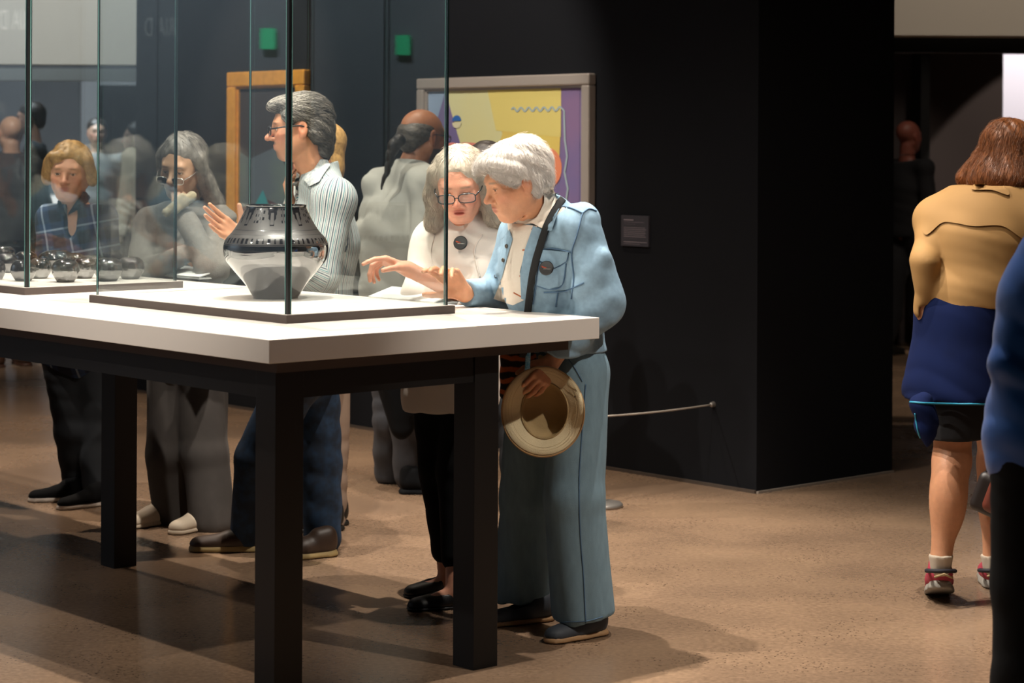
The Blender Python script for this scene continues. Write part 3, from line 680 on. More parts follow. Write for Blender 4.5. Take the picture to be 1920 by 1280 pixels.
shp('painted_shape', [(0.0, 0.0), (0.0, 0.62), (0.08, 0.66), (0.2, 0.3), (0.2, 0)], pm('p_lav', '#9c93b8', '#8290b0'), 1)
shp('painted_shape', [(0.12, 1.0), (0.46, 1.0), (0.53, 0.55), (0.46, 0.16), (0.34, 0.3), (0.24, 0.62)], pm('p_palegreen', '#c3c398', '#c9c48e'), 2)
shp('painted_shape', [(0.40, 1.0), (0.84, 1.0), (0.86, 0.8), (0.85, 0.55), (0.78, 0.25), (0.68, 0.05), (0.45, 0.05), (0.44, 0.55), (0.50, 0.72)], pm('p_yellow', '#d2bd62', '#c9a95a'), 3)
shp('painted_shape', [(0.46, 0.74), (0.86, 0.70), (0.86, 0.98), (0.84, 1.0), (0.40, 1.0)], pm('p_yellowpale', '#cfbf70'), 4)
shp('painted_shape', [(0.84, 1), (0.97, 1), (0.97, 0.0), (0.80, 0.0), (0.86, 0.45), (0.87, 0.8)], pm('p_mauve', '#7d6488', '#6a6290'), 2)
shp('painted_shape', cir(0.79, 0.52, 0.077, 0.115), pm('p_peach', '#d98a66', '#d67a58'), 5)
shp('painted_shape', [(0.73, 0.62), (0.79, 0.635), (0.79, 0.54), (0.745, 0.42), (0.725, 0.45), (0.712, 0.52)], pm('p_peachlight', '#dba868'), 6)
shp('painted_shape', cir(0.205, 0.79, 0.03, 0.035, 180, 360), pm('p_cream', '#c9c4a4'), 7); shp('painted_shape', cir(0.205, 0.80, 0.03, 0.035, 0, 180), pm('p_blue', '#2b62a8'), 7)
def ribbon(pts, wd, m, lay):
    pts = smoothline(pts, 60); t = np.gradient(pts, axis=0); n2 = np.stack([-t[:, 1], t[:, 0]], 1); n2 /= np.linalg.norm(n2, axis=1)[:, None]
    l_ = pts+n2*wd; r_ = pts-n2*wd; shp('painted_line', [tuple(p) for p in l_]+[tuple(p) for p in r_[::-1]], m, lay)
wav = [(0.56+0.3*t, 0.865+0.012*math.sin(t*40)) for t in np.linspace(0, 1, 40)]+[(0.885, 0.84), (0.88, 0.72), (0.90, 0.6), (0.885, 0.48), (0.91, 0.36), (0.87, 0.25), (0.90, 0.1)]
ribbon(wav, 0.005, pm('p_linegrey', '#97a8ad'), 8)
ribbon([(0.06, 0.66), (0.10, 0.675), (0.14, 0.655), (0.18, 0.66), (0.22, 0.65), (0.26, 0.66), (0.34, 0.655)], 0.008, pm('p_pink', '#d07f74'), 8)
ribbon([(0.02, 0.35), (0.03, 0.55), (0.06, 0.66)], 0.008, MATS['p_pink'], 8)
pg, shg = painting('gold_framed_painting', 'painting in a wide gold frame on the dark wall left of the abstract canvas', 3.28, 4.03, 0.85, 1.935, mat('gold_frame', '#d89c40', rough=0.38, metal=0.35, noise=0.12, nscale=25), 0.085, mat('dark_canvas', '#2e2a2c', rough=0.6))
shg('painted_shape', [(0, 0), (1, 0), (1, 0.22), (0.5, 0.3), (0, 0.24)], pm('g_maroon', '#4a1c22', '#2c1a20'), 1)
shg('painted_shape', [(0, 0.24), (0.5, 0.3), (1, 0.22), (1, 0.4), (0.6, 0.62), (0.2, 0.55), (0, 0.6)], pm('g_slate', '#4a545e', '#596a60'), 1)
shg('painted_shape', [(0.25, 0.24), (0.42, 0.36), (0.55, 0.24)], pm('g_teal', '#2b7d86'), 2)
# ------------------------------------------------------------ display table
BLK = mat('black_steel', '#0c0b0c', rough=0.5, noise=0.05, spec=0.35); LAM = mat('white_laminate', '#d6cfc8', rough=0.32)
TL = 6.2
tb = empty('display_table', T(TW/2, 3, 0), 'long white-topped museum display table with black square legs in the foreground', 'table')
box('tabletop', T(0, 0, 0.937), U*TW, Vv*TL, Z*0.063, LAM, tb, 0.0015)
box('underlayer', T(0.06, 0.05, 0.905), U*(TW-0.14), Vv*(TL-0.1), Z*0.032, mat('brown_underlayer', '#3a2f2b', rough=0.6), tb)
lu = (0.075, 0.075+0.70); lw = 0.092
for u_ in (lu[0], lu[1]): box('apron_rail', T(u_+0.004, 0.16, 0.83), U*(lw-0.008), Vv*(TL-0.32), Z*0.075, BLK, tb)
for v_ in (0.075, TL-0.16): box('apron_rail', T(lu[0]+lw, v_+0.004, 0.83), U*(lu[1]-lu[0]-lw), Vv*(lw-0.008), Z*0.075, BLK, tb)
for u_ in lu:
    for v_ in (0.075, 2.03, 4.05, TL-0.16): box('leg', T(u_, v_, 0), U*lw, Vv*lw, Z*0.905, BLK, tb, 0.001)
GL = glass_mat('case_glass'); GE = mat('glass_edge', '#0e1a1a', rough=0.15); SEAL = mat('black_seal', '#0b0c0e', rough=0.4); PL = mat('plinth_brown', '#453a35', rough=0.6)
EDG = mat('bright_glass_edge', '#5f8784', rough=0.1)
def case(u0, v0, u1, v1, z1, label, zb=1.0, plint=True, tfun=T):
    e = empty('glass_display_case', tfun((u0+u1)/2, (v0+v1)/2, zb), label, 'display case')
    box('plinth', tfun(u0, v0, zb), U*(u1-u0), Vv*(v1-v0), Z*0.024, PL, e)
    box('plinth_top', tfun(u0+0.003, v0+0.003, zb+0.0235), U*(u1-u0-0.006), Vv*(v1-v0-0.006), Z*0.0015, LAM, e)
    g = 0.014; th = 0.010; a, b, c, d_ = u0+g, u1-g, v0+g, v1-g; zz = zb+0.025; H = z1-zz
    box('glass_pane', tfun(a, c+th, zz), U*th, Vv*(d_-c-2*th), Z*H, GL, e); box('glass_pane', tfun(b-th, c+th, zz), U*th, Vv*(d_-c-2*th), Z*H, GL, e)
    box('glass_pane', tfun(a+th, c, zz), U*(b-a-2*th), Vv*th, Z*H, GL, e); box('glass_pane', tfun(a+th, d_-th, zz), U*(b-a-2*th), Vv*th, Z*H, GL, e)
    for i, (x, y) in enumerate(((a, c), (b-th, c), (a, d_-th), (b-th, d_-th))):
        if i == 0: box('corner_seal', tfun(x, y, zz), U*th, Vv*th, Z*H, SEAL, e); box('glass_edge', tfun(x-0.0012, y+th, zz), U*0.0014, Vv*0.0028, Z*H, EDG, e); box('glass_edge', tfun(x+th, y-0.0012, zz), U*0.0028, Vv*0.0014, Z*H, EDG, e)
        else: box('corner_seal', tfun(x+th*.2, y+th*.2, zz), U*th*.6, Vv*th*.6, Z*H, GE, e); box('glass_edge', tfun(x, y+(th if i == 1 else 0), zz), U*th*.3, Vv*th*.2, Z*H, EDG, e)
    box('case_lid', tfun(a, c, z1), U*(b-a), Vv*(d_-c), Z*0.01, GL, e)
    for (p, q_, r_) in ((tfun(a, c, z1), U*(b-a), Vv*0.01), (tfun(a, d_-.01, z1), U*(b-a), Vv*0.01), (tfun(a, c, z1), U*0.01, Vv*(d_-c)), (tfun(b-.01, c, z1), U*0.01, Vv*(d_-c))): box('lid_seal', p+Z*0.01, q_, r_, Z*0.012, SEAL, e)
    return e
pc = G(537, 607, 1.0)-cA; cu, cv = float(np.dot(pc, U)), float(np.dot(pc, Vv))
CU0, CU1 = cu, cu+0.63
case(CU0, cv, CU1, cv+1.08, 2.12, 'tall glass case nearest the camera holding the large black pot')
pc2 = G(75, 552, 1.0)-cA; cv2 = float(np.dot(pc2, Vv))
case(CU0, cv2, CU1, cv2+1.08, 2.12, 'second tall glass case along the table, over the group of small round pots')
case(CU0, cv2+1.66, CU1, cv2+2.74, 2.12, 'third glass case, at the far left edge of the photo')
# slanted label plates lying behind the cases
wp_ = mat('white_acrylic', '#c9ccca', rough=0.3)
def lplate(px, py, label):
    c = G(px, py, 1.0); e = empty('label_stand', c, label, 'label')
    box('foot', c-Vv*0.16, Vv*0.34, U*0.10, Z*0.006, wp_, e); box('slanted_plate', c-Vv*0.16+Z*0.006, Vv*0.34, U*0.10+Z*0.028, (Z*0.1-U*0.028)*0.04, wp_, e)
lplate(755, 566, 'thin white slanted label plate on the table behind the large pot')
lplate(330, 520, 'thin white slanted label plate on the table right of the small pots')
# large pot
def potcol(V, a):
    r = np.hypot(V[:, 0], V[:, 1]); z = V[:, 2]/0.295; c = np.zeros((len(V), 3)); u = (a/(2*np.pi)*8) % 1; m = np.zeros(len(V)); rr = np.zeros(len(V))
    band = (z > 0.595) & (z < 0.665); bl = ((a/(2*np.pi)*54) % 1) < 0.55; m[(z > 0.60) & (z < 0.655) & bl] = 1
    line = (np.abs(z-0.69) < 0.004) | (np.abs(z-0.585) < 0.004) | (np.abs(z-0.735) < 0.003); m[line] = 1
    nk = z > 0.745; up = (z-0.745)/0.235
    ck = nk & (u > 0.30) & (u < 0.70) & (up < 0.95); cu_ = ((u-0.30)/0.40*6).astype(int); cz = (up*7).astype(int); m[ck & ((cu_+cz) % 2 == 0) & (cz > 1)] = 1
    tri = nk & ~((u > 0.26) & (u < 0.74)); uu = np.minimum(u, 1-u)/0.26; m[tri & (uu < 0.85*(0.25+0.75*up)) & (up > 0.15) & (up < 0.97)] = 1
    m[tri & (((uu-0.5)/0.16)**2+((up-0.30)/0.16)**2 < 1)] = 0; m[tri & (uu < 0.22) & (np.abs(up-0.5) < 0.25)] = 0
    c[:] = np.array(lin('#17171b')); top = (z > 0.575); c[top] = np.array(lin('#3a3634')); c[top & (m > 0)] = np.array(lin('#1b191c')); c[z > 0.975] = np.array(lin('#1a181a'))
    return c
pm_ = bpy.data.materials.new('burnished_black_pottery'); pm_.use_nodes = True; N = pm_.node_tree.nodes; L = pm_.node_tree.links; b = N['Principled BSDF']
at = N.new('ShaderNodeAttribute'); at.attribute_name = 'col'; L.new(at.outputs['Color'], b.inputs['Base Color'])
mr = N.new('ShaderNodeMapRange'); mr.inputs['From Min'].default_value = 0.0095; mr.inputs['From Max'].default_value = 0.016; mr.inputs['To Min'].default_value = 0.03; mr.inputs['To Max'].default_value = 0.42
L.new(at.outputs['Fac'], mr.inputs[0]); L.new(mr.outputs[0], b.inputs['Roughness']); ms = N.new('ShaderNodeMapRange'); ms.inputs['From Min'].default_value = 0.03; ms.inputs['From Max'].default_value = 0.42; ms.inputs['To Min'].default_value = 1.0; ms.inputs['To Max'].default_value = 0.22; L.new(mr.outputs[0], ms.inputs[0]); L.new(ms.outputs[0], b.inputs['Specular IOR Level']); L.new(ms.outputs[0], b.inputs['Coat Weight']); b.inputs['Specular IOR Level'].default_value = 1.0; b.inputs['Coat Weight'].default_value = 0.25; b.inputs['Coat Roughness'].default_value = 0.03; b.inputs['IOR'].default_value = 2.0
pot_c = T((CU0+CU1)/2, cv+0.545, 1.0255)
cen = G(517, 558, 1.0255)
prof = smoothline([(0.001, 0.0), (0.066, 0.0), (0.072, 0.004), (0.098, 0.045), (0.136, 0.090), (0.159, 0.120), (0.1655, 0.145), (0.1660, 0.165), (0.158, 0.188), (0.137, 0.211), (0.118, 0.240), (0.104, 0.268), (0.0955, 0.288), (0.0965, 0.294), (0.092, 0.2955), (0.089, 0.288), (0.098, 0.255), (0.12, 0.21), (0.12, 0.1), (0.07, 0.02), (0.001, 0.015)], 330)
po = lathe('large_black_pot', prof, (0, 0, 0), pm_, None, 240, potcol); po.location = cen
tag(po, 'large burnished black pot with a matte patterned neck in the nearest glass case', 'pot')
# small seed pots, each cut from the same three shapes
sp = mat('burnished_small_pot', '#3b3939', rough=0.07, spec=1.0); b = sp.node_tree.nodes['Principled BSDF']; b.inputs['IOR'].default_value = 2.4; b.inputs['Metallic'].default_value = 0.35
def small(r, h): return smoothline([(0.001, 0), (r*0.5, 0), (r*0.62, 0.002), (r*0.93, h*0.33), (r, h*0.52), (r*0.9, h*0.80), (r*0.62, h*0.96), (r*0.42, h), (r*0.38, h*0.985), (r*0.44, h*0.93), (r*0.8, h*0.7), (r*0.8, h*0.4), (0.001, h*0.1)], 40)
protos = {}
pots = [(42, 527, 24, 40, 'foremost round black pot left of the near glass corner, in the second case'), (121, 529, 26, 44, 'round black pot standing foremost just right of the glass corner'),
 (201, 527, 27, 44, 'round black pot behind the left edge of the nearest glass case'), (243, 523, 26, 42, 'rightmost round black pot of the group'),
 (73, 522, 22, 38, 'small pot between the two foremost left pots'), (157, 522, 22, 40, 'pot half hidden right of the foremost middle pot'),
 (186, 511, 20, 30, 'small pot at the back, above the pot at the glass edge'), (103, 505, 34, 36, 'widest squat pot in the back row behind the middle'),
 (47, 503, 22, 32, 'round pot in the back row, left of the widest squat pot'), (136, 500, 22, 26, 'rear small pot right of the widest squat pot'),
 (12, 511, 20, 36, 'pot in the middle row at the left edge of the photo'), (8, 492, 20, 30, 'rearmost pot at the left edge of the photo'), (-6, 524, 15, 36, 'pot cut off by the left edge of the photo, front row')]
for (px, py, rp, hp, lb) in pots:
    c = G(px, py, 1.0255); s = F_PX/c[1]; r_, h_ = rp/s, hp/s*0.98; c = c+Y_*r_*0.35
    o = lathe('small_black_pot', small(r_, h_), (0, 0, 0), sp, None, 40); o.location = c; tag(o, lb, 'pot', 'small round pots in the second glass case')
# ------------------------------------------------------------ clothing materials
DENIM = mat('light_denim', '#819eb3', rough=0.85, noise=0.09, nscale=70, bump=0.25, bscale=900)
DENIM2 = mat('faded_denim_trousers', '#738e9d', rough=0.88, noise=0.09, nscale=60, stretch=(1, 1, 0.3), bump=0.2, bscale=900)
DSEAM = mat('denim_seam', '#4d6a86', rough=0.85); STITCH = mat('orange_stitch', '#b0603a', rough=0.7)
IVORY = mat('ivory_cotton', '#dcd3c6', rough=0.8, bump=0.2, bscale=120); BLOUSE = mat('off_white_blouse', '#cfc6bd', rough=0.8, noise=0.04, nscale=10)
BLACKC = mat('black_cloth', '#07080b', rough=0.9, spec=0.2); WHITEH = mat('white_hair', '#d9d2cb', rough=0.5, noise=0.10, nscale=45, bump=0.5, bscale=90)
GREYH = mat('silver_hair', '#b9ad9c', rough=0.5, noise=0.22, nscale=40, bump=0.5, bscale=90); PEPPER = mat('pepper_hair', '#4c463f', rough=0.5, noise=0.5, nscale=45, stretch=(1, 1, 2), bump=0.6, bscale=90)
BLONDE = mat('blonde_hair', '#a8834e', rough=0.5, noise=0.3, nscale=60, bump=0.5, bscale=90); DKHAIR = mat('dark_hair', '#221c18', rough=0.5, noise=0.3, nscale=60, bump=0.5, bscale=90)
AUBURN = mat('auburn_hair', '#7d4a26', rough=0.45, noise=0.35, nscale=60, bump=0.5, bscale=80); FRAME = mat('dark_spectacle_frame', '#17181c', rough=0.3)
GREYH2 = mat('grey_long_hair', '#6e6a64', rough=0.5, noise=0.35, nscale=50, bump=0.5, bscale=90)
def down(p): return A3(0, 0, -1)
def cloth(name, fn, vox, m, parent, disp=None, key=None, fine=(), colfn=None, k=0):
    S = Sh(); fn(S); return sdf_obj(name, S, vox, m, parent, disp=disp, key=key, fine=fine, colfn=colfn)
# ============================================================ woman in denim
f1 = nrm([-0.82, -0.57, 0]); Yc = 6.68
J = joints(G(1040, 1178, 0), f1, 1.56); J['r'] = np.cross(f1, Z)
J.update(pelvis=P(1052, 668, Yc), waist=P(1042, 590, Yc+.01), chest=P(1022, 500, Yc-.01), neck=P(1010, 398, Yc-.03), head=P(967, 340, Yc-.11),
 shL=P(1082, 425, 6.53), elL=P(1126, 570, 6.53), wrL=P(1036, 676, 6.50), shR=P(978, 440, 6.83), elR=P(938, 552, 6.88), wrR=P(870, 550, 6.74),
 hipL=P(1085, 700, 6.62), hipR=P(1015, 700, 6.76), knL=P(1078, 930, 6.58), knR=P(995, 930, 6.80), anL=P(1098, 1150, 6.60), anR=P(985, 1135, 6.86), toeL=f1, toeR=f1)
e1 = empty('person', G(1040, 1178, 0), 'white-haired woman in a light denim jacket and long denim trousers bending over the table corner', 'person'); e1['label'] = 'white-haired person in light denim jacket and long denim trousers at the table corner'
h1 = Head(J['head'], nrm([-0.90, -0.36, -0.30]), roll=0.0, s=1.0, wide=0.98)
S = Sh(); body(S, J, legs=True, neck_r=0.056); 
S.rc(J['neck']+Z*0.0, h1.p(0, -0.01, -0.06), 0.055, 0.056, 0.02)
head_shape(S, h1, lids=0.12, age=1, jaw=1.02)
for s_ in (-1, 1):
    for a_, b_ in (((.052, .066, .004), (.066, .050, .010)), ((.052, .066, -.002), (.066, .050, -.006)), ((.038, .066, -.062), (.034, .058, -.086)), ((.020, .083, -.012), (.042, .074, -.014))):
        h1.rc(S, (a_[0]*s_, a_[1], a_[2]), (b_[0]*s_, b_[1], b_[2]), 0.0009, k=0.005, op='s')
for z_0 in (.034, .042): h1.rc(S, (-.03, .080-(z_0-.036)*.4, z_0), (.03, .080-(z_0-.036)*.4, z_0), 0.0008, k=0.004, op='s')
for i in range(3): h1.rc(S, (-0.035, 0.02-0.012*i, -0.085-0.02*i), (0.03, 0.03-0.015*i, -0.09-0.02*i), 0.0025, k=0.012, op='s')
dR = nrm(P(838, 512, 6.70)-J['wrR']); hand_shape(S, J['wrR'], dR, nrm([-0.45, -0.85, 0.25]), -1, [(0.3, .4, .3), (0.45, .5, .3), (0.6, .6, .3), (0.75, .6, .4)], 1.05, 0.10, (0.3, 0.2), 0.9)
dL = nrm(P(1006, 724, 6.44)-J['wrL']); hand_shape(S, J['wrL'], dL, nrm([-0.5, 0.75, -0.3]), -1, [(0.5, .7, .5)]*4, 0.92, 0.1, (0.5, 0.4), 0.7)
fc1 = face_color(h1, '#cf9673', lip='#a85f52', brow='#8a7a6a', blush=0.35)
sdf_obj('body', S, 0.009, SKIN, e1, fine=[(*h1.box(), 0.0021), (*hbox(J['wrR'], dR, .1), 0.003), (*hbox(J['wrL'], dL, .1), 0.003)], colfn=fc1, key='b1')
eyes(h1, e1)
# trousers
S = Sh(); S.rc(J['pelvis'], J['pelvis']-Z*0.06, 0.150, 0.155, 0.05, (f1, 1.35))
for n, hw in (('L', 0.097), ('R', 0.092)):
    S.rc(J['hip'+n], J['kn'+n], 0.100, 0.090, 0.04); S.rc(J['kn'+n], J['an'+n]-Z*0.01, 0.090, hw, 0.02)
bb = (S.lo-0.2, S.hi+0.2); S.pl((0, 0, 0.062), -Z, 0.004, box=bb); S.pl(J['waist'], Z, box=bb)
fz = folds(0.012, 46, (1, 0.4, 0.10), 3, 0.9); fz2 = folds(0.011, 24, (0.8, -0.5, 0.22), 5, 1.2)
sdf_obj('trousers', S, 0.008, DENIM2, e1, disp=lambda x, y, z: fz(x, y, z)*np.clip(1.15-z, 0.2, 1)+fz2(x, y, z)*np.clip((0.9-z)*1.2, 0, 1), key='t1')
# white shirt below, denim jacket above
S = Sh(); torso(S, J, g=0.008, flat=1.35, sh=0.045); S.rc(J['neck']-Z*.04, J['neck']+nrm(J['head']-J['neck'])*0.025+Z*0.01, 0.072, 0.066, 0.02)
sdf_obj('shirt', S, 0.010, IVORY, e1, key='s1')
S = Sh(); torso(S, J, g=0.026, wch=0.135, wwa=0.135, whip=0.145, flat=1.30, sh=0.045)
for n in 'LR':
    S.rc(J['sh'+n], J['el'+n], 0.072, 0.075 if n == 'L' else 0.060, 0.03); e = J['el'+n]*0.06+J['wr'+n]*0.94; S.rc(J['el'+n], e, 0.070 if n == 'L' else 0.052, 0.048 if n == 'L' else 0.040, 0.03)
    w2 = J['wr'+n]; dd = nrm(w2-J['el'+n]); S.pl(e, dd, 0.003, box=(e-0.085, e+0.085))
for a, b, r_ in (((1118, 520), (1085, 545), .020), ((1140, 560), (1100, 590), .018), ((1130, 480), (1105, 500), .015), ((1140, 600), (1105, 615), .016)):
    S.rc(P(*a, 6.475), P(*b, 6.47), r_, r_*0.7, 0.045)
S.pl(J['neck']+nrm(J['head']-J['neck']+Z*.06)*0.018, nrm(J['head']-J['neck']+Z*.06), 0.004, box=(J['neck']-0.14, J['neck']+0.16))
S.pl(J['pelvis']+Z*0.02, -Z, 0.004, box=(J['pelvis']-0.26, J['pelvis']+A3(.3, .3, 0.05)))
fz = folds(0.006, 48, (0.4, -0.2, 1), 11, 1.4); sdf_obj('denim_jacket', S, 0.0055, DENIM, e1, disp=fz, key='j1')
# hair
S = Sh(); e_ = h1.el
e_(S, (0, -0.022, 0.050), (0.088, 0.104, 0.083), 0.01); e_(S, (0, 0.055, 0.078), (0.074, 0.052, 0.036), 0.03); e_(S, (-0.05, 0.05, 0.052), (0.035, 0.04, 0.03), 0.03); e_(S, (0.03, 0.072, 0.066), (0.045, 0.035, 0.026), 0.02)
e_(S, (0, -0.075, 0.000), (0.070, 0.045, 0.072), 0.03)
for s in (-1, 1): e_(S, (s*0.070, 0.022, 0.034), (0.018, 0.036, 0.036), 0.02); e_(S, (s*0.066, -0.032, -0.012), (0.020, 0.026, 0.042), 0.02)
e_(S, (0, 0.107, -0.004), (0.10, 0.047, 0.060), 0.012, 's')
hd = folds(0.004, 70, (0.2, 0.3, 1), 21, 1.3)
sdf_obj('hair', S, 0.004, WHITEH, e1, disp=hd, key='h1')
fl = lambda p: nrm((p-h1.p(0.0, 0.01, 0.10))+A3(0, 0, -0.06))
strands('hair_locks', 'h1', 2600, WHITEH, e1, fl, 0.06, 8, 0.00055, 0.001, 0.006, lift=0.010, flare=0.15)
J1 = J
BJ1 = bvh('j1', 's1')
# collar, placket, pocket, seams, buttons
patch('shirt_front', BJ1, [(952, 418), (1008, 424), (985, 470), (975, 510), (988, 560), (962, 572), (925, 560), (945, 500), (956, 460)], IVORY, e1, 0.004, 5)
patch('shirt_collar', bvh('j1', 's1', 'b1'), [(1018, 352), (1034, 350), (1044, 366), (1042, 392), (1022, 430), (992, 418), (978, 424), (1004, 410), (1018, 380)], IVORY, e1, 0.006, 5, off=0.006)
patch('jacket_collar', BJ1, [(1042, 364), (1052, 370), (1056, 378), (1046, 400), (1036, 432), (1022, 432), (1044, 392), (1048, 362)], DENIM, e1, 0.006, 5, off=0.004)
patch('jacket_front', BJ1, [(938, 452), (956, 430), (962, 448), (950, 490), (942, 520), (926, 556), (918, 530), (926, 490)], DENIM, e1, 0.007, 5, off=0.003)
patch('jacket_front', BJ1, [(1000, 424), (1022, 432), (1012, 470), (1005, 520), (998, 566), (978, 560), (976, 515), (984, 470)], DENIM, e1, 0.006, 5, off=0.003)
patch('pocket_flap', BJ1, [(1014, 468), (1066, 472), (1062, 490), (1040, 502), (1012, 488)], DENIM, e1, 0.005, 4, off=0.002)
patch('pocket', BJ1, [(1012, 492), (1040, 504), (1062, 492), (1054, 534), (1030, 542), (1004, 534)], DENIM, e1, 0.003, 4, off=0.001)
for pl_ in ([(1016, 468), (1040, 466), (1072, 473)], [(1066, 474), (1062, 490), (1040, 502), (1014, 490)], [(1062, 494), (1054, 534), (1030, 542), (1004, 534)], [(1050, 388), (1070, 390), (1092, 400)], [(1092, 400), (1082, 440), (1072, 475), (1076, 520), (1072, 560)], [(1092, 400), (1104, 392), (1118, 396)], [(1016, 470), (1008, 520), (1000, 570)], [(1046, 545), (1042, 575)], [(930, 480), (952, 482)], [(980, 478), (1006, 478)], [(1020, 548), (1060, 545), (1095, 530)]):
    seam('seam', BJ1, pl_, 0.0022, DSEAM, e1, 0.0025)
for a, b in (((998, 430), (1008, 433)), ((981, 469), (998, 468)), ((976, 517), (992, 518)), ((965, 548), (980, 556)), ((1033, 481), (1034, 489)), ((984, 505), (990, 507))):
    seam('buttonhole', BJ1, [a, ((a[0]+b[0])/2, (a[1]+b[1])/2), b], 0.0028, STITCH, e1, 0.004)
for px, py in ((953, 462), (931, 518), (947, 488)):
    c = hit(BJ1, px, py, 0.01); 
    if c is not None: S = Sh(); S.el(c, (0.008, 0.004, 0.008), frame(-f1), 0.001); sdf_obj('button', S, 0.0025, mat('dark_metal_button', '#4b4640', rough=0.35, metal=0.6), e1)
def badge(parent, bv, px, py, r, marks=True):
    c = hit(bv, px, py, 0.016); n = nrm(nrm(A3(0, 0, CAMH)-c)*1.0+A3(-0.25, 0, 0.25)); Rr = frame(n); a = np.linspace(0, 2*np.pi, 36, endpoint=False)
    V = [c+n*z+rr*(np.cos(t)*Rr[0]+np.sin(t)*Rr[2]) for rr, z in ((0.0001, 0.0), (r, 0.0), (r, 0.003), (r*0.9, 0.005), (0.0001, 0.0055)) for t in a]; k = 36
    Fq = np.array([[i*k+j, i*k+(j+1) % k, (i+1)*k+(j+1) % k, (i+1)*k+j] for i in range(4) for j in range(k)])[:, ::-1]
    o = nobj('badge', V, Fq, mat('black_badge', '#131213', rough=0.35), parent, smooth=False); o['label'] = 'round black badge with small red and white lettering'
    q = lambda x, y: c+n*0.0062-Rr[0]*x*r+Rr[2]*y*r
    tube('red_script', smoothline([q(-.62, .12), q(-.55, .22), q(-.5, .02), q(-.42, .16), q(-.36, .0), q(-.28, .12), q(-.2, -.02), q(-.12, .08), q(-.05, .0), q(.05, .02)], 40), r*0.035, mat('badge_red', '#c8502e', rough=0.5), parent, 5)
    for x in np.arange(-0.35, 0.62, 0.085): tube('white_lettering', [q(x, -.16), q(x+0.05, -.16-0.02*(x > 0.1))], r*0.035, mat('badge_white', '#cfc8bf', rough=0.5), parent, 4)
    return o
badge(e1, BJ1, 1026, 503, 0.0225)
BT1 = bvh('t1')
seam('side_seam', BT1, [(1098, 720), (1092, 800), (1086, 900), (1088, 1000), (1094, 1080), (1098, 1168)], 0.0022, DSEAM, e1, 0.001)
seam('trouser_hem', BT1, [(1022, 1168), (1060, 1166), (1100, 1164), (1130, 1156)], 0.0016, DSEAM, e1, 0.001)
seam('pocket_seam', BT1, [(1062, 668), (1078, 690), (1092, 715)], 0.0018, DSEAM, e1, 0.001)
# shoes
shg_ = mat('grey_shoe', '#3a3f47', rough=0.6); tan = mat('tan_sole', '#b08a62', rough=0.6)
shoe(G(1138, 1186), (G(1028, 1206)-G(1138, 1186)), shg_, tan, e1, 0.255, 0.044, 0.075, 0.02, opening=0.135)
shoe(G(1040, 1160), (G(935, 1172)-G(1040, 1160)), shg_, tan, e1, 0.255, 0.044, 0.075, 0.02, opening=0.135)
# shoulder strap and woven bag
bg = empty('shoulder_bag', P(965, 705, 6.5), 'woven orange and black bag on a black strap hanging before the denim trousers', 'bag')
pts = [hit(BJ1, px, py, 0.012) for px, py in smoothline([(1064, 366), (1046, 392), (1026, 430), (1012, 470), (1002, 510), (996, 550), (992, 590)], 26)]
pts = np.array([p for p in pts if p is not None]); low = np.array([P(988, 620, 6.46), P(980, 670, 6.46)])
back = np.array([hit(BJ1, 1068, 364, 0.01)+A3(0.02, 0.10, -0.01)]) if hit(BJ1, 1068, 364) is not None else pts[:0]
tube('strap', np.vstack([pts, low]), 0.0115, mat('black_webbing', '#161719', rough=0.8), bg, 8, flat=0.2, nrmv=-ray(1000, 480))
S = Sh(); S.bx(P(972, 705, 6.55), (0.055, 0.03, 0.075), frame(nrm([-.3, -1, 0])), 0.018); wv = folds(0.0025, 160, (0, 0, 1), 4)
WOV = bpy.data.materials.new('woven_bag'); WOV.use_nodes = True; N = WOV.node_tree.nodes; L = WOV.node_tree.links
tc = N.new('ShaderNodeTexCoord'); wvv = N.new('ShaderNodeTexWave'); wvv.bands_direction = 'Z'; wvv.inputs['Scale'].default_value = 9; wvv.inputs['Distortion'].default_value = 3; wvv.inputs['Detail Scale'].default_value = 2; L.new(tc.outputs['Object'], wvv.inputs['Vector'])
cr = N.new('ShaderNodeValToRGB'); cr.color_ramp.elements[0].color = (*lin('#1f191b'), 1); cr.color_ramp.elements[0].position = 0.35; cr.color_ramp.elements[1].color = (*lin('#c0622c'), 1); cr.color_ramp.elements[1].position = 0.75
el = cr.color_ramp.elements.new(0.55); el.color = (*lin('#4a2a26'), 1); L.new(wvv.outputs['Fac'], cr.inputs[0]); L.new(cr.outputs[0], N['Principled BSDF'].inputs['Base Color']); N['Principled BSDF'].inputs['Roughness'].default_value = 0.9
sdf_obj('bag_body', S, 0.006, WOV, bg, disp=wv)
# sun hat held in the hand
KH = mat('khaki_hat_cloth', '#d8c6a0', rough=0.9, noise=0.05, nscale=20, bump=0.3, bscale=300); KH2 = mat('khaki_hat_inside', '#a58c62', rough=0.9, noise=0.08, nscale=14, bump=0.3, bscale=60)
hc = P(1018, 772, 6.44); hn = nrm([-0.02, -1.0, 0.16]); RH_ = frame(hn); ht_ = empty('sun_hat', hc, 'khaki bucket sun hat held upside down by the person in denim', 'hat'); ht_['label'] = 'khaki cloth sun hat with a wide brim held by the person in denim'
seg = 72; rings = []
def ringp(rx, rz, dep, wav=0.0, ph=0.0, dx=0.0, dz=0.0):
    out = []
    for i in range(seg):
        a = 2*math.pi*i/seg; out.append(hc+RH_[0]*-1*((rx*math.cos(a))+dx)+RH_[2]*(rz*math.sin(a)+dz)+hn*(dep+wav*math.sin(3*a+ph)+wav*0.5*math.sin(5*a+1)))
    return out
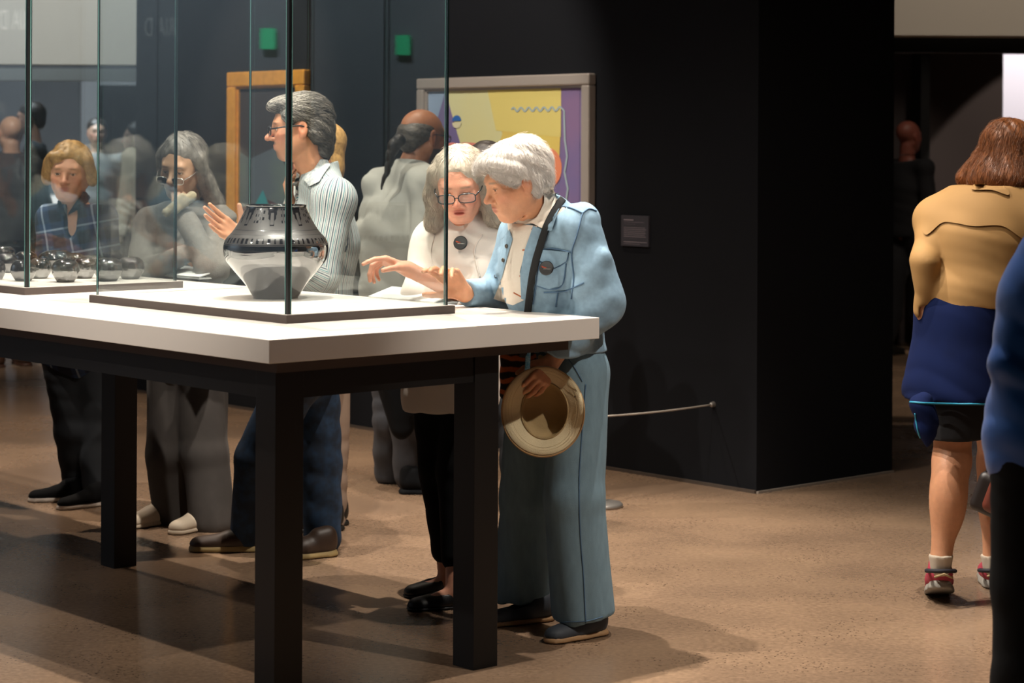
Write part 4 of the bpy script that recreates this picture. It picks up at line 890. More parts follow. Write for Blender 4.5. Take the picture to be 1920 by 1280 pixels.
prof_o = [(0.124, 0.134, 0.012, 0.012), (0.122, 0.131, 0.016, 0.012), (0.105, 0.114, 0.006, 0.010), (0.085, 0.095, -0.004, 0.006), (0.070, 0.084, -0.010, 0.003)]
inn = [(0.068, 0.082, -0.018, 0.002), (0.066, 0.080, -0.05, 0), (0.062, 0.074, -0.085, 0), (0.045, 0.052, -0.103, 0), (0.001, 0.001, -0.108, 0)]
out_ = [(0.001, 0.001, -0.114, 0), (0.047, 0.055, -0.110, 0), (0.066, 0.080, -0.090, 0), (0.072, 0.087, -0.03, 0), (0.075, 0.090, -0.012, 0.003), (0.105, 0.114, 0.001, 0.010), (0.124, 0.134, 0.010, 0.012)]
def rloft(name, pr, m, parent, shift=True):
    V = []; 
    for (rx, rz, d_, w_) in pr:
        d_ = d_ if d_ > -0.015 else -0.015+(d_+0.015)*0.55
        V += ringp(rx, rz, d_, w_, 0.8, dx=0.012*(1-rx/0.124), dz=0.004)
    k = len(pr); Fq = np.array([[i*seg+j, i*seg+(j+1) % seg, (i+1)*seg+(j+1) % seg, (i+1)*seg+j] for i in range(k-1) for j in range(seg)]); return nobj(name, V, Fq, m, parent)
rloft('brim', prof_o, KH, ht_); rloft('lining', inn, KH2, ht_); rloft('crown', out_, KH, ht_)
tube('hat_band_seam', ringp(0.0705, 0.0845, -0.008, 0.003, 0.8, dx=0.005, dz=0.004), 0.0022, KH2, ht_, 6, closed=True)
tube('brim_edge', ringp(0.124, 0.134, 0.013, 0.012, 0.8), 0.003, mat('hat_edge', '#a07f58', rough=0.9), ht_, 6, closed=True)
for i in range(3):
    rr = 0.098+0.008*i; tube('brim_stitching', ringp(rr, rr*1.09+0.004, 0.0005+(rr-0.078)*0.30+0.002, 0.006+0.001*i, 0.8, dx=0.012*(1-rr/0.124), dz=0.004), 0.0004, mat('hat_stitch', '#c2ad86', rough=0.9), ht_, 4, closed=True)
S = Sh(); S.el(hc-RH_[0]*-0.0+RH_[0]*-0.103*-1*1+RH_[2]*0.045+hn*0.022, (0.007, 0.004, 0.007), RH_, 0.001)
S.ops.clear(); cs = hc-RH_[0]*0.100+RH_[2]*0.046+hn*0.012; S.el(cs, (0.0065, 0.004, 0.0065), RH_, 0.001); sdf_obj('snap', S, 0.0025, mat('navy_snap', '#232a33', rough=0.4), ht_)
# bangle and lanyard
bn = empty('bangle', P(1022, 684, 6.51), 'cream bangle on the wrist above the sun hat', 'bracelet')
wd_ = nrm(J['wrL']-J['elL']); c = P(1030, 684, 6.53); Rb = frame(wd_); tube('ring', [c+0.037*(math.cos(a)*Rb[0]+math.sin(a)*Rb[2]) for a in np.linspace(0, 2*np.pi, 36, endpoint=False)], 0.0075, mat('cream_bangle', '#c8a870', rough=0.3), bn, 10, closed=True)
ly = empty('lanyard', P(989, 690, 6.45), 'bright blue patterned ribbon hanging from the hand with the hat', 'ribbon')
tube('ribbon', [P(991, 640, 6.47), P(990, 665, 6.46), P(989, 690, 6.45), P(988, 697, 6.45)], 0.0078, mat('blue_ribbon', '#4fa6d8', rough=0.5, color2='#9fd0ea', nscale=160), ly, 8, flat=0.15, nrmv=(0, 1, 0))

# ============================================================ grey-haired woman with glasses
Yc = 7.12; f2 = nrm([-0.30, -0.95, 0]); g2 = G(822, 1128, 0)
J = joints(g2, f2, 1.6); J.update(pelvis=P(850, 660, 7.2), waist=P(855, 585, 7.18), chest=P(868, 505, 7.14), neck=P(872, 410, 7.10), head=P(863, 345, 6.99),
 shR=P(812, 452, 7.16), elR=P(786, 555, 7.05), wrR=P(850, 588, 6.98), shL=P(935, 452, 7.08), elL=P(888, 562, 6.98), wrL=P(764, 504, 6.92),
 hipR=P(822, 700, 7.2), hipL=P(880, 700, 7.16), knR=P(828, 880, 7.2), knL=P(862, 880, 7.1), anR=P(838, 1082, 7.2), anL=P(852, 1102, 6.98), toeR=nrm([-1, -.35, 0]), toeL=nrm([-1, -.3, 0]))
e2 = empty('person', g2, 'grey-haired person with glasses in an off-white blouse pointing beside the denim-clad person', 'person')
h2 = Head(J['head'], nrm([-0.10, -0.93, -0.36]), roll=-0.08, s=1.0, wide=1.0)
S = Sh(); body(S, J, neck_r=0.050); [S.rc(J['an'+n]-Z*0.025, J['an'+n]+nrm(J['toe'+n])*0.10-Z*(J['an'+n][2]-0.022), 0.028, 0.020, 0.015) for n in 'LR']; S.rc(J['neck'], h2.p(0, -0.015, -0.07), 0.05, 0.05, 0.02); head_shape(S, h2, lids=0.45, mouth_open=0.005)
dL = nrm(P(722, 488, 6.90)-J['wrL']); 
hand_shape(S, J['wrL'], dL, nrm([0.05, -0.2, -1]), 1, [(0.45, .25, .1), (0.9, .7, .4), (1.0, .8, .4), (1.1, .8, .4)], 0.98, 0.25, (0.5, 0.4), 0.8)
sdf_obj('body', S, 0.009, SKIN, e2, fine=[(*h2.box(), 0.0021), (*hbox(J['wrL'], dL, .11), 0.003)], colfn=face_color(h2, '#d3977c', lip='#a8504a', brow='#8a6f5c', blush=0.6), key='b2')
eyes(h2, e2); glasses(h2, e2, mat('green_black_frame', '#23292b', rough=0.25), 0.0275, 0.0155, z=-0.006, y=0.106, drop=0.004, r=0.0019)
S = Sh(); S.rc(J['shL'], J['elL']+A3(.01, 0, .02), 0.064, 0.062, 0.03); S.rc(J['elL'], J['elL']*0.88+J['wrL']*0.12, 0.060, 0.058, 0.03); S.pl(J['elL']*0.80+J['wrL']*0.20, nrm(J['wrL']-J['elL']), 0.003, box=(J['elL']-0.16, J['elL']+0.10)); torso(S, J, g=0.022, wch=0.150, wwa=0.150, whip=0.160, flat=1.3, sh=0.046)
S.rc(J['pelvis'], P(842, 735, 7.18), 0.165, 0.17, 0.05, (f2, 1.3)); bb = (S.lo-.2, S.hi+.2)
S.pl((0, 0, P(820, 772, 7.15)[2]), -Z, 0.004, box=bb)
S.rc(J['shR'], J['elR'], 0.062, 0.060, 0.03); S.rc(J['elR'], J['wrR']*0.5+J['elR']*0.5, 0.058, 0.055, 0.03)
S.pl(J['neck']+Z*0.024+f2*0.0, nrm(Z*0.9+f2*-0.2), 0.004, box=(J['neck']-0.12, J['neck']+0.15))
S.el(J['neck']+f2*0.095+Z*0.012, (0.052, 0.04, 0.045), frame(f2), 0.004, 's')
sdf_obj('blouse', S, 0.0065, BLOUSE, e2, disp=folds(0.005, 38, (0.5, 0, 0.8), 31, 1.2), key='bl2')
cloth('trousers', lambda S: (legs_(S, J, 0.098, 0.074, 0.050, end=0.74)), 0.008, BLACKC, e2, folds(0.003, 40, (0, 0, 1), 2))
S = Sh(); e_ = h2.el; e_(S, (0, -0.020, 0.045), (0.085, 0.100, 0.082), 0.01); e_(S, (0, -0.055, -0.05), (0.082, 0.055, 0.10), 0.04)
for s in (-1, 1):
    h2.rc(S, (s*0.074, 0.012, 0.045), (s*0.088, -0.002, -0.03), 0.026, 0.030, 0.03); h2.rc(S, (s*0.088, -0.002, -0.03), (s*0.098, 0.0, -0.115), 0.032, 0.030, 0.03); h2.el(S, (s*0.104, 0.004, -0.13), (0.030, 0.035, 0.03), 0.02)
facecut(S, h2, 0.066, 0.090); e_(S, (0, 0.085, -0.09), (0.058, 0.06, 0.06), 0.01, 's')
sdf_obj('hair', S, 0.0045, GREYH, e2, disp=folds(0.003, 85, (1, 0.2, 0.1), 8, 1.2), key='h2')
strands('hair_locks', 'h2', 2200, GREYH, e2, lambda p: nrm(A3(0, 0, -1)+0.6*nrm(p-h2.p(0, .04, .11))), 0.11, 9, 0.00055, 0.001, 0.004, sel=notface(h2), lift=0.006, flare=0.1)
badge(e2, bvh('bl2'), 865, 455, 0.0235)
for a in ([(905, 440), (890, 470), (900, 520)], [(815, 440), (808, 480), (822, 530)]): seam('blouse_fold', bvh('bl2'), a, 0.0025, BLOUSE, e2, 0.001)
flat_ = mat('black_flat_shoe', '#111216', rough=0.5)
for hx, hy, tx_, ty_ in ((862, 1108, 780, 1118), (880, 1136, 802, 1142)):
    shoe(G(hx, hy), G(tx_, ty_)-G(hx, hy), flat_, flat_, e2, 0.225, 0.042, 0.055, 0.012, opening=0.085)

# ============================================================ man in a striped shirt
Yc = 7.86; f3 = nrm([-0.97, -0.22, 0]); g3 = G(530, 1040, 0)
J = joints(g3, f3, 1.72); J.update(pelvis=P(575, 655, 7.88), waist=P(590, 570, 7.88), chest=P(606, 455, 7.87), neck=P(598, 330, 7.86), head=P(561, 240, 7.82),
 shL=P(628, 375, 7.70), elL=P(600, 520, 7.62), wrL=P(456, 450, 7.46), shR=P(590, 380, 8.04), elR=P(556, 455, 7.98), wrR=P(546, 385, 7.90),
 hipL=P(560, 700, 7.80), hipR=P(590, 700, 7.98), knL=P(480, 860, 7.86), knR=P(600, 860, 8.0), anL=P(466, 1000, 7.97), anR=P(604, 1006, 7.98), toeL=nrm([-1, -.12, 0]), toeR=nrm([-.6, -.8, 0]))
e3 = empty('person', g3, 'tall person in striped shirt, glasses and jeans raising an open hand behind the pot', 'person')
h3 = Head(J['head'], nrm([-0.97, -0.16, -0.06]), s=1.03, wide=0.98)
S = Sh(); body(S, J, neck_r=0.060); S.rc(J['neck'], h3.p(0, -0.02, -0.06), 0.062, 0.058, 0.02); head_shape(S, h3, lids=0.8, nose=1.25)
dL = nrm(P(412, 420, 7.42)-J['wrL']); hand_shape(S, J['wrL'], dL, nrm([-0.35, -0.75, 0.5]), 1, [(0.1, .12, .1), (0.15, .15, .1), (0.2, .2, .1), (0.3, .25, .1)], 1.02, 0.06, (0.2, 0.1), 0.8)
dR = nrm(P(536, 345, 7.86)-J['wrR']); hand_shape(S, J['wrR'], dR, nrm([0.8, 0.3, 0]), 1, [(0.5, .8, .5)]*4, 0.9)
z_ = lambda q: 0.85*np.clip((np.exp(-((q[:, 0]/0.026)**2+((q[:, 2]+0.092)/0.020)**4))+np.exp(-((np.abs(q[:, 0])/0.030)**4+((q[:, 2]+0.0495)/0.006)**4)))*(q[:, 1] > 0.05), 0, 1)
sdf_obj('body', S, 0.009, SKIN, e3, fine=[(*h3.box(), 0.0032), (*hbox(J['wrL'], dL, .115), 0.0034)], colfn=face_color(h3, '#c98f6c', lip='#a0604e', brow='#3c3028', blush=0.45, beard='#5b4a3e', beardzone=z_), key='b3')
eyes(h3, e3); glasses(h3, e3, FRAME, 0.026, 0.015, z=-0.004, y=0.108, r=0.0024)
def coordmat(name, fr, fg=None):
    m = bpy.data.materials.new(name); m.use_nodes = True; N = m.node_tree.nodes; L = m.node_tree.links; b = N['Principled BSDF']; b.inputs['Roughness'].default_value = 0.88
    at = N.new('ShaderNodeAttribute'); at.attribute_name = 'col'; sp_ = N.new('ShaderNodeSeparateColor'); L.new(at.outputs['Color'], sp_.inputs[0]); outs = []
    for ch, st in ((0, fr), (1, fg)):
        if st is None: continue
        f = N.new('ShaderNodeMath'); f.operation = 'FRACT'; L.new(sp_.outputs[ch], f.inputs[0]); r = N.new('ShaderNodeValToRGB'); r.color_ramp.interpolation = 'CONSTANT'; el = r.color_ramp.elements
        while len(el) > 1: el.remove(el[0])
        el[0].position = st[0][0]; el[0].color = (*lin(st[0][1]), 1)
        for p_, c_ in st[1:]: e_ = el.new(p_); e_.color = (*lin(c_), 1)
        L.new(f.outputs[0], r.inputs[0]); outs.append(r.outputs[0])
    if len(outs) == 2:
        mx = N.new('ShaderNodeMix'); mx.data_type = 'RGBA'; mx.blend_type = 'MIX'; mx.inputs['Factor'].default_value = 0.5; L.new(outs[0], mx.inputs['A']); L.new(outs[1], mx.inputs['B']); outs = [mx.outputs['Result']]
    L.new(outs[0], b.inputs['Base Color']); return m
STRM = coordmat('striped_cotton', [(0, '#b4b5b1'), (0.16, '#3f4c5a'), (0.34, '#b4b5b1'), (0.56, '#6a747c'), (0.66, '#b4b5b1'), (0.80, '#3f7c84'), (0.93, '#b4b5b1')])
_pl = [(0, '#101828'), (0.40, '#20385c'), (0.58, '#9fb0c4'), (0.66, '#20385c'), (0.9, '#101828')]; PLM = coordmat('plaid_cotton', _pl, _pl)
def stripecol(J, off, base, stripe, stripe2, period=0.0125):
    segs = [(J['pelvis'], J['neck'], None, 0.0), (J['shL'], J['elL'], None, -0.052), (J['elL'], J['wrL'], None, -0.05), (J['shR'], J['elR'], None, -0.052)]
    def fn(V):
        best = np.full(len(V), 9.0); u = np.zeros(len(V)); B, C1, C2 = (np.array(lin(x)) for x in (base, stripe, stripe2))
        for a, b, _, bias in segs:
            ba = b-a; t = np.clip(((V-a) @ ba)/np.dot(ba, ba), 0, 1); q = V-a-t[:, None]*ba; d_ = np.linalg.norm(q, axis=1); dd = d_-(0.15 if bias == 0 else 0.07)
            ax = nrm(ba); e1_ = nrm(np.cross(ax, A3(0.3, 1, 0.1))); e2_ = np.cross(ax, e1_); ang = np.arctan2(q @ e2_, q @ e1_); m = dd < best; best[m] = dd[m]; u[m] = (ang*(0.15 if bias == 0 else 0.066))[m]
        return np.stack([u/(2*period)+50, u*0, u*0], 1)
    return fn
STR = STRM
S = Sh(); S.rc(J['shL'], J['elL'], 0.070, 0.066, 0.03); S.rc(J['elL'], J['elL']*0.55+J['wrL']*0.45, 0.062, 0.052, 0.03); S.pl(J['elL']*0.55+J['wrL']*0.45, nrm(J['wrL']-J['elL']), 0.003, box=(J['wrL']-.12, J['elL']+.02)); torso(S, J, g=0.025, wch=0.135, wwa=0.135, whip=0.14, flat=1.25, sh=0.050)
S.rc(J['pelvis'], J['pelvis']-Z*0.12, 0.165, 0.165, 0.05, (f3, 1.25))
S.rc(J['shR'], J['elR'], 0.065, 0.058, 0.03); pass
S.pl(P(560, 690, 7.88), -Z, 0.004, box=(S.lo-.2, S.hi+.2)); S.rc(J['neck']-Z*.03, J['neck']+Z*0.035-f3*0.005, 0.076, 0.070, 0.02); cn = J['neck']+Z*0.035
S.pl(cn, nrm([0.35*-f3[0]*-1, 0, 1]), 0.004, box=(J['neck']-0.14, J['neck']+0.16)); S.el(J['neck']+f3*0.085+Z*0.0, (0.03, 0.05, 0.11), frame(f3), 0.004, 's')
sdf_obj('striped_shirt', S, 0.0040, STR, e3, disp=folds(0.003, 30, (0.6, 0.1, .8), 41, 0.8), colfn=stripecol(J, 0, '#c4c3bd', '#5d6a76', '#6c9298', 0.010), key='s3')
BS3 = bvh('s3', 'b3')
patch('shirt_collar', BS3, [(600, 298), (612, 300), (618, 310), (600, 342), (582, 350), (570, 336), (586, 320)], mat('striped_collar', '#b9b9b4', rough=0.85, noise=0.0, color2='#8d959a', nscale=90), e3, 0.006, 4, off=0.007)
patch('shirt_collar', BS3, [(558, 322), (564, 326), (556, 350), (548, 346)], MATS['striped_collar'], e3, 0.006, 4, off=0.007)
JN = mat('dark_blue_jeans', '#16283d', rough=0.85, noise=0.12, nscale=30, color2='#1a3450')
S = Sh(); legs_(S, J, 0.095, 0.078, 0.070, end=0.99); sdf_obj('jeans', S, 0.009, JN, e3, disp=folds(0.005, 34, (0.7, 0.2, .55), 17, 1.2))
BRN = mat('brown_leather_shoe', '#3a2a20', rough=0.5); SOL = mat('cream_sole', '#a08a5c', rough=0.6)
shoe(G(500, 1032), (-1, -.06, 0), BRN, SOL, e3, 0.30, 0.050, 0.085, 0.028, opening=None); shoe(G(632, 1040), (-.88, -.47, 0), BRN, SOL, e3, 0.29, 0.050, 0.085, 0.028)
S = Sh(); e_ = h3.el; e_(S, (0, -0.025, 0.050), (0.083, 0.100, 0.080), 0.01); e_(S, (0, 0.05, 0.090), (0.062, 0.050, 0.028), 0.03); e_(S, (0, 0.092, 0.080), (0.045, 0.022, 0.018), 0.02)
e_(S, (0, -0.085, -0.02), (0.062, 0.038, 0.075), 0.04); e_(S, (0, -0.080, -0.085), (0.050, 0.030, 0.04), 0.03)
for s in (-1, 1): e_(S, (s*0.062, 0.018, 0.045), (0.022, 0.045, 0.035), 0.02); e_(S, (s*0.062, -0.055, -0.015), (0.022, 0.030, 0.045), 0.02); e_(S, (s*0.078, -0.002, -0.006), (0.03, 0.022, 0.030), 0.01, 's')
e_(S, (0, 0.11, -0.005), (0.10, 0.055, 0.066), 0.01, 's')
sdf_obj('hair', S, 0.0045, PEPPER, e3, disp=folds(0.003, 80, (0.1, 0.3, 1), 51, 1.2), key='h3')
LG = mat('light_grey_hair', '#a09a90', rough=0.5)
strands('hair_locks', 'h3', 900, PEPPER, e3, lambda p: nrm(-h3.R[1]*1.2-Z*(0.3 if p[2] > h3.C[2]+.03 else 1.2)), 0.09, 8, 0.0009, 0.001, 0.003, lift=0.004)
strands('grey_locks', 'h3', 800, LG, e3, lambda p: nrm(-h3.R[1]*1.2-Z*(0.3 if p[2] > h3.C[2]+.03 else 1.2)), 0.08, 8, 0.0009, 0.001, 0.003, sel=lambda C: h3.loc(C)[:, 1] > 0.0, seed=5)

# ============================================================ person in a grey sweater, hand to chin
Yc = 8.42; f4 = nrm([-0.18, -0.98, 0]); g4 = G(350, 992, 0)
J = joints(g4, f4, 1.6); J.update(pelvis=P(352, 670, 8.50), waist=P(348, 590, 8.5), chest=P(345, 500, 8.48), neck=P(350, 392, 8.48), head=P(341, 312, 8.40),
 shR=P(283, 420, 8.50), elR=P(262, 520, 8.36), wrR=P(338, 478, 8.24), shL=P(408, 418, 8.46), elL=P(398, 505, 8.20), wrL=P(345, 405, 8.27),
 hipR=P(325, 700, 8.5), hipL=P(380, 700, 8.46), knR=P(318, 850, 8.5), knL=P(384, 850, 8.42), anR=P(330, 970, 8.55), anL=P(398, 980, 8.4), toeR=f4, toeL=nrm([-.5, -.8, 0]))
e4 = empty('person', g4, 'long-haired person in grey sweater with spectacles low on the nose, hand at chin', 'person')
h4 = Head(J['head'], nrm([-0.28, -0.90, -0.26]), roll=0.08, s=1.03, wide=0.95)
S = Sh(); body(S, J, neck_r=0.052, wch=0.105); S.rc(J['neck'], h4.p(0, -0.015, -0.07), 0.052, 0.052, 0.02); head_shape(S, h4, lids=0.4, nose=1.2, age=1)
dL = nrm(h4.p(-0.015, 0.10, -0.085)-J['wrL']+Z*.05); hand_shape(S, J['wrL'], dL, nrm([0.1, 0.9, 0.4]), 1, [(0.3, .5, .4), (0.8, 1, .6), (0.9, 1, .6), (1.0, 1, .6)], 0.9)
dR = nrm([0.9, 0.1, 0.1]); hand_shape(S, J['wrR'], dR, nrm([0, 1, -.1]), -1, (0.3, .3, .2), 0.9)
sdf_obj('body', S, 0.010, SKIN, e4, fine=[(*h4.box(), 0.0036), (*hbox(J['wrL'], dL, .10), 0.004)], colfn=face_color(h4, '#b38d70', lip='#8a5a50', brow='#5c5048', blush=0.15), key='b4')
eyes(h4, e4); glasses(h4, e4, mat('silver_wire', '#b8b8b4', rough=0.25, metal=0.8), 0.024, 0.013, z=-0.014, y=0.112, drop=0.012, r=0.0013)
GS = mat('grey_sweater', '#67645f', rough=0.95, noise=0.12, nscale=70, bump=0.4, bscale=260)
S = Sh(); torso(S, J, g=0.024, wch=0.125, wwa=0.135, whip=0.15, flat=1.3, sh=0.046)
for n in 'LR': S.rc(J['sh'+n], J['el'+n], 0.062, 0.060, 0.03); S.rc(J['el'+n], J['wr'+n], 0.055, 0.040, 0.03)
S.rc(J['neck']-Z*.03, J['neck']+Z*0.025, 0.072, 0.070, 0.02); S.pl(J['neck']+Z*0.03, Z, 0.004, box=(J['neck']-0.14, J['neck']+0.16))
sdf_obj('grey_sweater', S, 0.007, GS, e4, disp=folds(0.006, 60, (0.3, 0, 1), 61, 1.3), key='s4')
SCF = mat('taupe_scarf', '#857c66', rough=0.95, noise=0.2, nscale=50)
S = Sh(); S.rc(P(342, 366, 8.22), P(312, 398, 8.20), 0.010, 0.018, 0.02); S.rc(P(362, 366, 8.25), P(330, 392, 8.22), 0.016, 0.020, 0.02)
sdf_obj('raised_cuff', S, 0.006, SCF, e4, disp=folds(0.004, 90, (1, 0, .6), 3, 1.2))
S = Sh(); legs_(S, J, 0.100, 0.092, 0.088, end=0.98); sdf_obj('trousers', S, 0.009, mat('grey_trousers', '#403b38', rough=0.9, noise=0.08), e4, disp=folds(0.006, 40, (1, 0.3, 0.15), 71, 1.2))
CRM = mat('cream_shoe', '#c9b8a2', rough=0.6)
shoe(G(405, 985), (-.5, -.75, 0), CRM, CRM, e4, 0.27, 0.05, 0.08, 0.02); shoe(G(325, 975), (-.55, -.75, 0), CRM, CRM, e4, 0.27, 0.05, 0.08, 0.02)
S = Sh(); e_ = h4.el; e_(S, (0, -0.025, 0.048), (0.086, 0.100, 0.082), 0.01); e_(S, (0, -0.06, -0.05), (0.080, 0.050, 0.10), 0.04)
for s in (-1, 1): h4.rc(S, (s*0.078, 0.01, 0.04), (s*0.090, -0.02, -0.06), 0.024, 0.026, 0.03)
h4.rc(S, (-.09, -0.03, -0.06), (-0.12, -0.05, -0.15), 0.03, 0.035, 0.03); facecut(S, h4, 0.064, 0.088); e_(S, (0, 0.085, -0.09), (0.06, 0.06, 0.06), 0.01, 's')
sdf_obj('hair', S, 0.005, GREYH2, e4, disp=folds(0.0035, 85, (1, 0.2, 0.3), 9, 1.2), key='h4')
strands('hair_locks', 'h4', 700, GREYH2, e4, lambda p: nrm(A3(0, 0, -1)+0.5*nrm(p-h4.p(0, .05, .11))), 0.10, 8, 0.0007, 0.001, 0.006, sel=notface(h4), lift=0.008)

# ============================================================ blonde woman in plaid
Yc = 9.12; f5 = nrm([0.05, -1.0, 0]); g5 = G(150, 952, 0)
J = joints(g5, f5, 1.56); J.update(pelvis=P(150, 650, 9.12), waist=P(148, 575, 9.12), chest=P(145, 480, 9.12), neck=P(140, 388, 9.12), head=P(131, 322, 9.05),
 shR=P(98, 412, 9.12), elR=P(92, 500, 9.1), wrR=P(115, 560, 8.98), shL=P(188, 408, 9.12), elL=P(205, 500, 9.1), wrL=P(180, 560, 8.98),
 hipR=P(125, 680, 9.12), hipL=P(175, 680, 9.12), knR=P(140, 810, 9.1), knL=P(182, 810, 9.1), anR=P(148, 925, 9.15), anL=P(186, 935, 9.0), toeR=nrm([-1, -.3, 0]), toeL=nrm([-.4, -.9, 0]))
e5 = empty('person', g5, 'short blonde person in a dark plaid shirt standing beyond the small round pots', 'person')
h5 = Head(J['head'], nrm([-0.02, -0.98, -0.10]), roll=0.03, s=1.03, wide=1.02)
S = Sh(); body(S, J, neck_r=0.054); S.rc(J['neck'], h5.p(0, -0.015, -0.07), 0.054, 0.054, 0.02); head_shape(S, h5, lids=0.5, jaw=1.12)
sdf_obj('body', S, 0.011, SKIN, e5, fine=[(*h5.box(), 0.0038)], colfn=face_color(h5, '#d09a7c', lip='#a05a50', brow='#8a6a4a', blush=0.35), key='b5'); eyes(h5, e5)
def plaid(V):
    r = (V @ A3(1, 0, 0)); z = V[:, 2]; a = r*1.0+0.25*z; b = z-0.18*r; return np.stack([a/.11+50, b/.11+50, a*0], 1)
    g = lambda t, p, w_, o=0: (((t+o)/p) % 1) < w_
    m = g(a, .11, .45) | g(b, .11, .45); c[m] = np.array(lin('#22375a')); c[g(a, .11, .45) & g(b, .11, .45)] = np.array(lin('#12161e'))
    c[g(a, .11, .09, .03)] = np.array(lin('#8f9fb4')); c[g(b, .11, .09, .03)] = np.array(lin('#7d8ea4')); return c
S = Sh(); torso(S, J, g=0.026, wch=0.135, wwa=0.145, whip=0.15, flat=1.25, sh=0.046)
for n in 'LR': S.rc(J['sh'+n], J['el'+n], 0.062, 0.056, 0.03); S.rc(J['el'+n], J['wr'+n], 0.050, 0.042, 0.03)
S.pl(J['neck']+Z*0.012, Z, 0.004, box=(J['neck']-0.14, J['neck']+0.16)); S.el(J['neck']+f5*0.10+Z*-0.03, (0.032, 0.06, 0.10), frame(f5), 0.004, 's')
sdf_obj('plaid_shirt', S, 0.006, PLM, e5, disp=folds(0.004, 50, (0.3, 0, 1), 81, 1.0), colfn=plaid, key='s5')
B5 = bvh('s5', 'b5'); navy = mat('navy_collar', '#1b2739', rough=0.9)
patch('shirt_collar', B5, [(154, 358), (162, 360), (170, 370), (160, 384), (148, 392), (126, 404), (140, 380), (152, 362)], navy, e5, 0.006, 5, off=0.006)
patch('shirt_collar', B5, [(108, 376), (114, 372), (120, 404), (106, 396)], navy, e5, 0.006, 5, off=0.006)
S = Sh(); legs_(S, J, 0.105, 0.082, 0.062, end=1.0); sdf_obj('trousers', S, 0.010, mat('navy_black_trousers', '#0d1117', rough=0.9), e5, disp=folds(0.004, 44, (0, 0, 1), 91, 1.0))
WSO = mat('white_sneaker_sole', '#c8bdb2', rough=0.5)
shoe(G(160, 938), (-1, -.15, 0), MATS['black_cloth'], WSO, e5, 0.25, 0.045, 0.075, 0.022); shoe(G(205, 945), (-.75, -.6, 0), MATS['black_cloth'], WSO, e5, 0.25, 0.045, 0.075, 0.022)
S = Sh(); e_ = h5.el; e_(S, (0, -0.020, 0.045), (0.086, 0.100, 0.084), 0.01); e_(S, (0, -0.045, -0.02), (0.082, 0.06, 0.07), 0.03)
for s in (-1, 1): h5.rc(S, (s*0.074, 0.015, 0.045), (s*0.090, 0.0, -0.03), 0.024, 0.026, 0.03)
facecut(S, h5, 0.064, 0.078); e_(S, (0.035, 0.068, 0.070), (0.04, 0.018, 0.022), 0.02); e_(S, (0, 0.085, -0.09), (0.062, 0.07, 0.055), 0.01, 's')
sdf_obj('hair', S, 0.005, BLONDE, e5, disp=folds(0.0035, 80, (1, 0.3, 0.2), 19, 1.2), key='h5')
strands('hair_locks', 'h5', 600, BLONDE, e5, lambda p: nrm(A3(0, 0, -1)+0.8*nrm(p-h5.p(-.02, .04, .11))), 0.08, 8, 0.0007, 0.001, 0.003, sel=notface(h5))

# ============================================================ person with a thin braid looking at the painting
f6 = nrm([0.60, 0.80, 0]); g6 = G(762, 915, 0)
J = joints(g6, f6, 1.68); J.update(pelvis=P(752, 620, 9.42), waist=P(750, 550, 9.42), chest=P(752, 440, 9.42), neck=P(772, 318, 9.44), head=P(794, 256, 9.46),
 shL=P(716, 352, 9.56), elL=P(690, 450, 9.50), wrL=P(745, 500, 9.70), shR=P(806, 350, 9.28), elR=P(800, 460, 9.2), wrR=P(830, 490, 9.5),
 hipL=P(735, 660, 9.5), hipR=P(768, 660, 9.36), knL=P(732, 790, 9.5), knR=P(765, 790, 9.36), anL=P(730, 890, 9.6), anR=P(770, 905, 9.35), toeL=nrm([.3, 1, 0]), toeR=nrm([1, .2, 0]))
e6 = empty('person', g6, 'balding person with a thin dark braid and pale grey shirt facing the abstract painting', 'person')
h6 = Head(J['head'], nrm([0.78, 0.62, -0.05]), s=1.06)
S = Sh(); body(S, J, neck_r=0.060); S.rc(J['neck'], h6.p(0, -0.02, -0.06), 0.066, 0.06, 0.02); head_shape(S, h6)
sdf_obj('body', S, 0.011, SKIN, e6, fine=[(*h6.box(), 0.0042)], colfn=face_color(h6, '#a8704e', brow='#2c2420', beard='#241d19', beardzone=lambda q: 0.9*((q[:, 1] > 0.0) & (q[:, 2] < -0.05))), key='b6')
glasses(h6, e6, FRAME, 0.024, 0.014, z=-0.004, y=0.104)
S = Sh(); torso(S, J, g=0.032, wch=0.155, wwa=0.155, whip=0.155, flat=1.25, sh=0.055)
S.rc(J['shL'], J['elL'], 0.075, 0.070, 0.03); S.rc(J['elL'], J['wrL'], 0.064, 0.050, 0.03); S.rc(J['shR'], J['elR'], 0.075, 0.068, 0.03); S.rc(J['elR'], J['wrR'], 0.060, 0.050, 0.03)
S.rc(J['neck']-Z*.03, J['neck']+Z*0.03, 0.078, 0.074, 0.02); S.pl(J['neck']+Z*0.035, nrm([.2, .2, 1]), 0.004, box=(J['neck']-0.14, J['neck']+0.16)); S.pl(J['pelvis']+Z*0.05, -Z, 0.004, box=(J['pelvis']-0.3, J['pelvis']+0.1))
sdf_obj('pale_grey_shirt', S, 0.0075, mat('pale_grey_cotton', '#a8a9a2', rough=0.85), e6, disp=folds(0.008, 34, (0.6, 0, 0.8), 101, 1.3))
S = Sh(); legs_(S, J, 0.090, 0.078, 0.072, end=0.9); sdf_obj('trousers', S, 0.010, mat('charcoal_jeans', '#3a3b40', rough=0.9, noise=0.15), e6, disp=folds(0.006, 50, (0, 0, 1), 111, 1.2))
S = Sh(); S.rc(J['pelvis'], J['pelvis']-Z*0.05, 0.165, 0.165, 0.04, (f6, 1.25)); S.rc(P(738, 720, 9.2), P(752, 800, 9.2), 0.07, 0.05, 0.05); S.rc(P(760, 700, 9.2), P(775, 760, 9.2), 0.07, 0.06, 0.05)
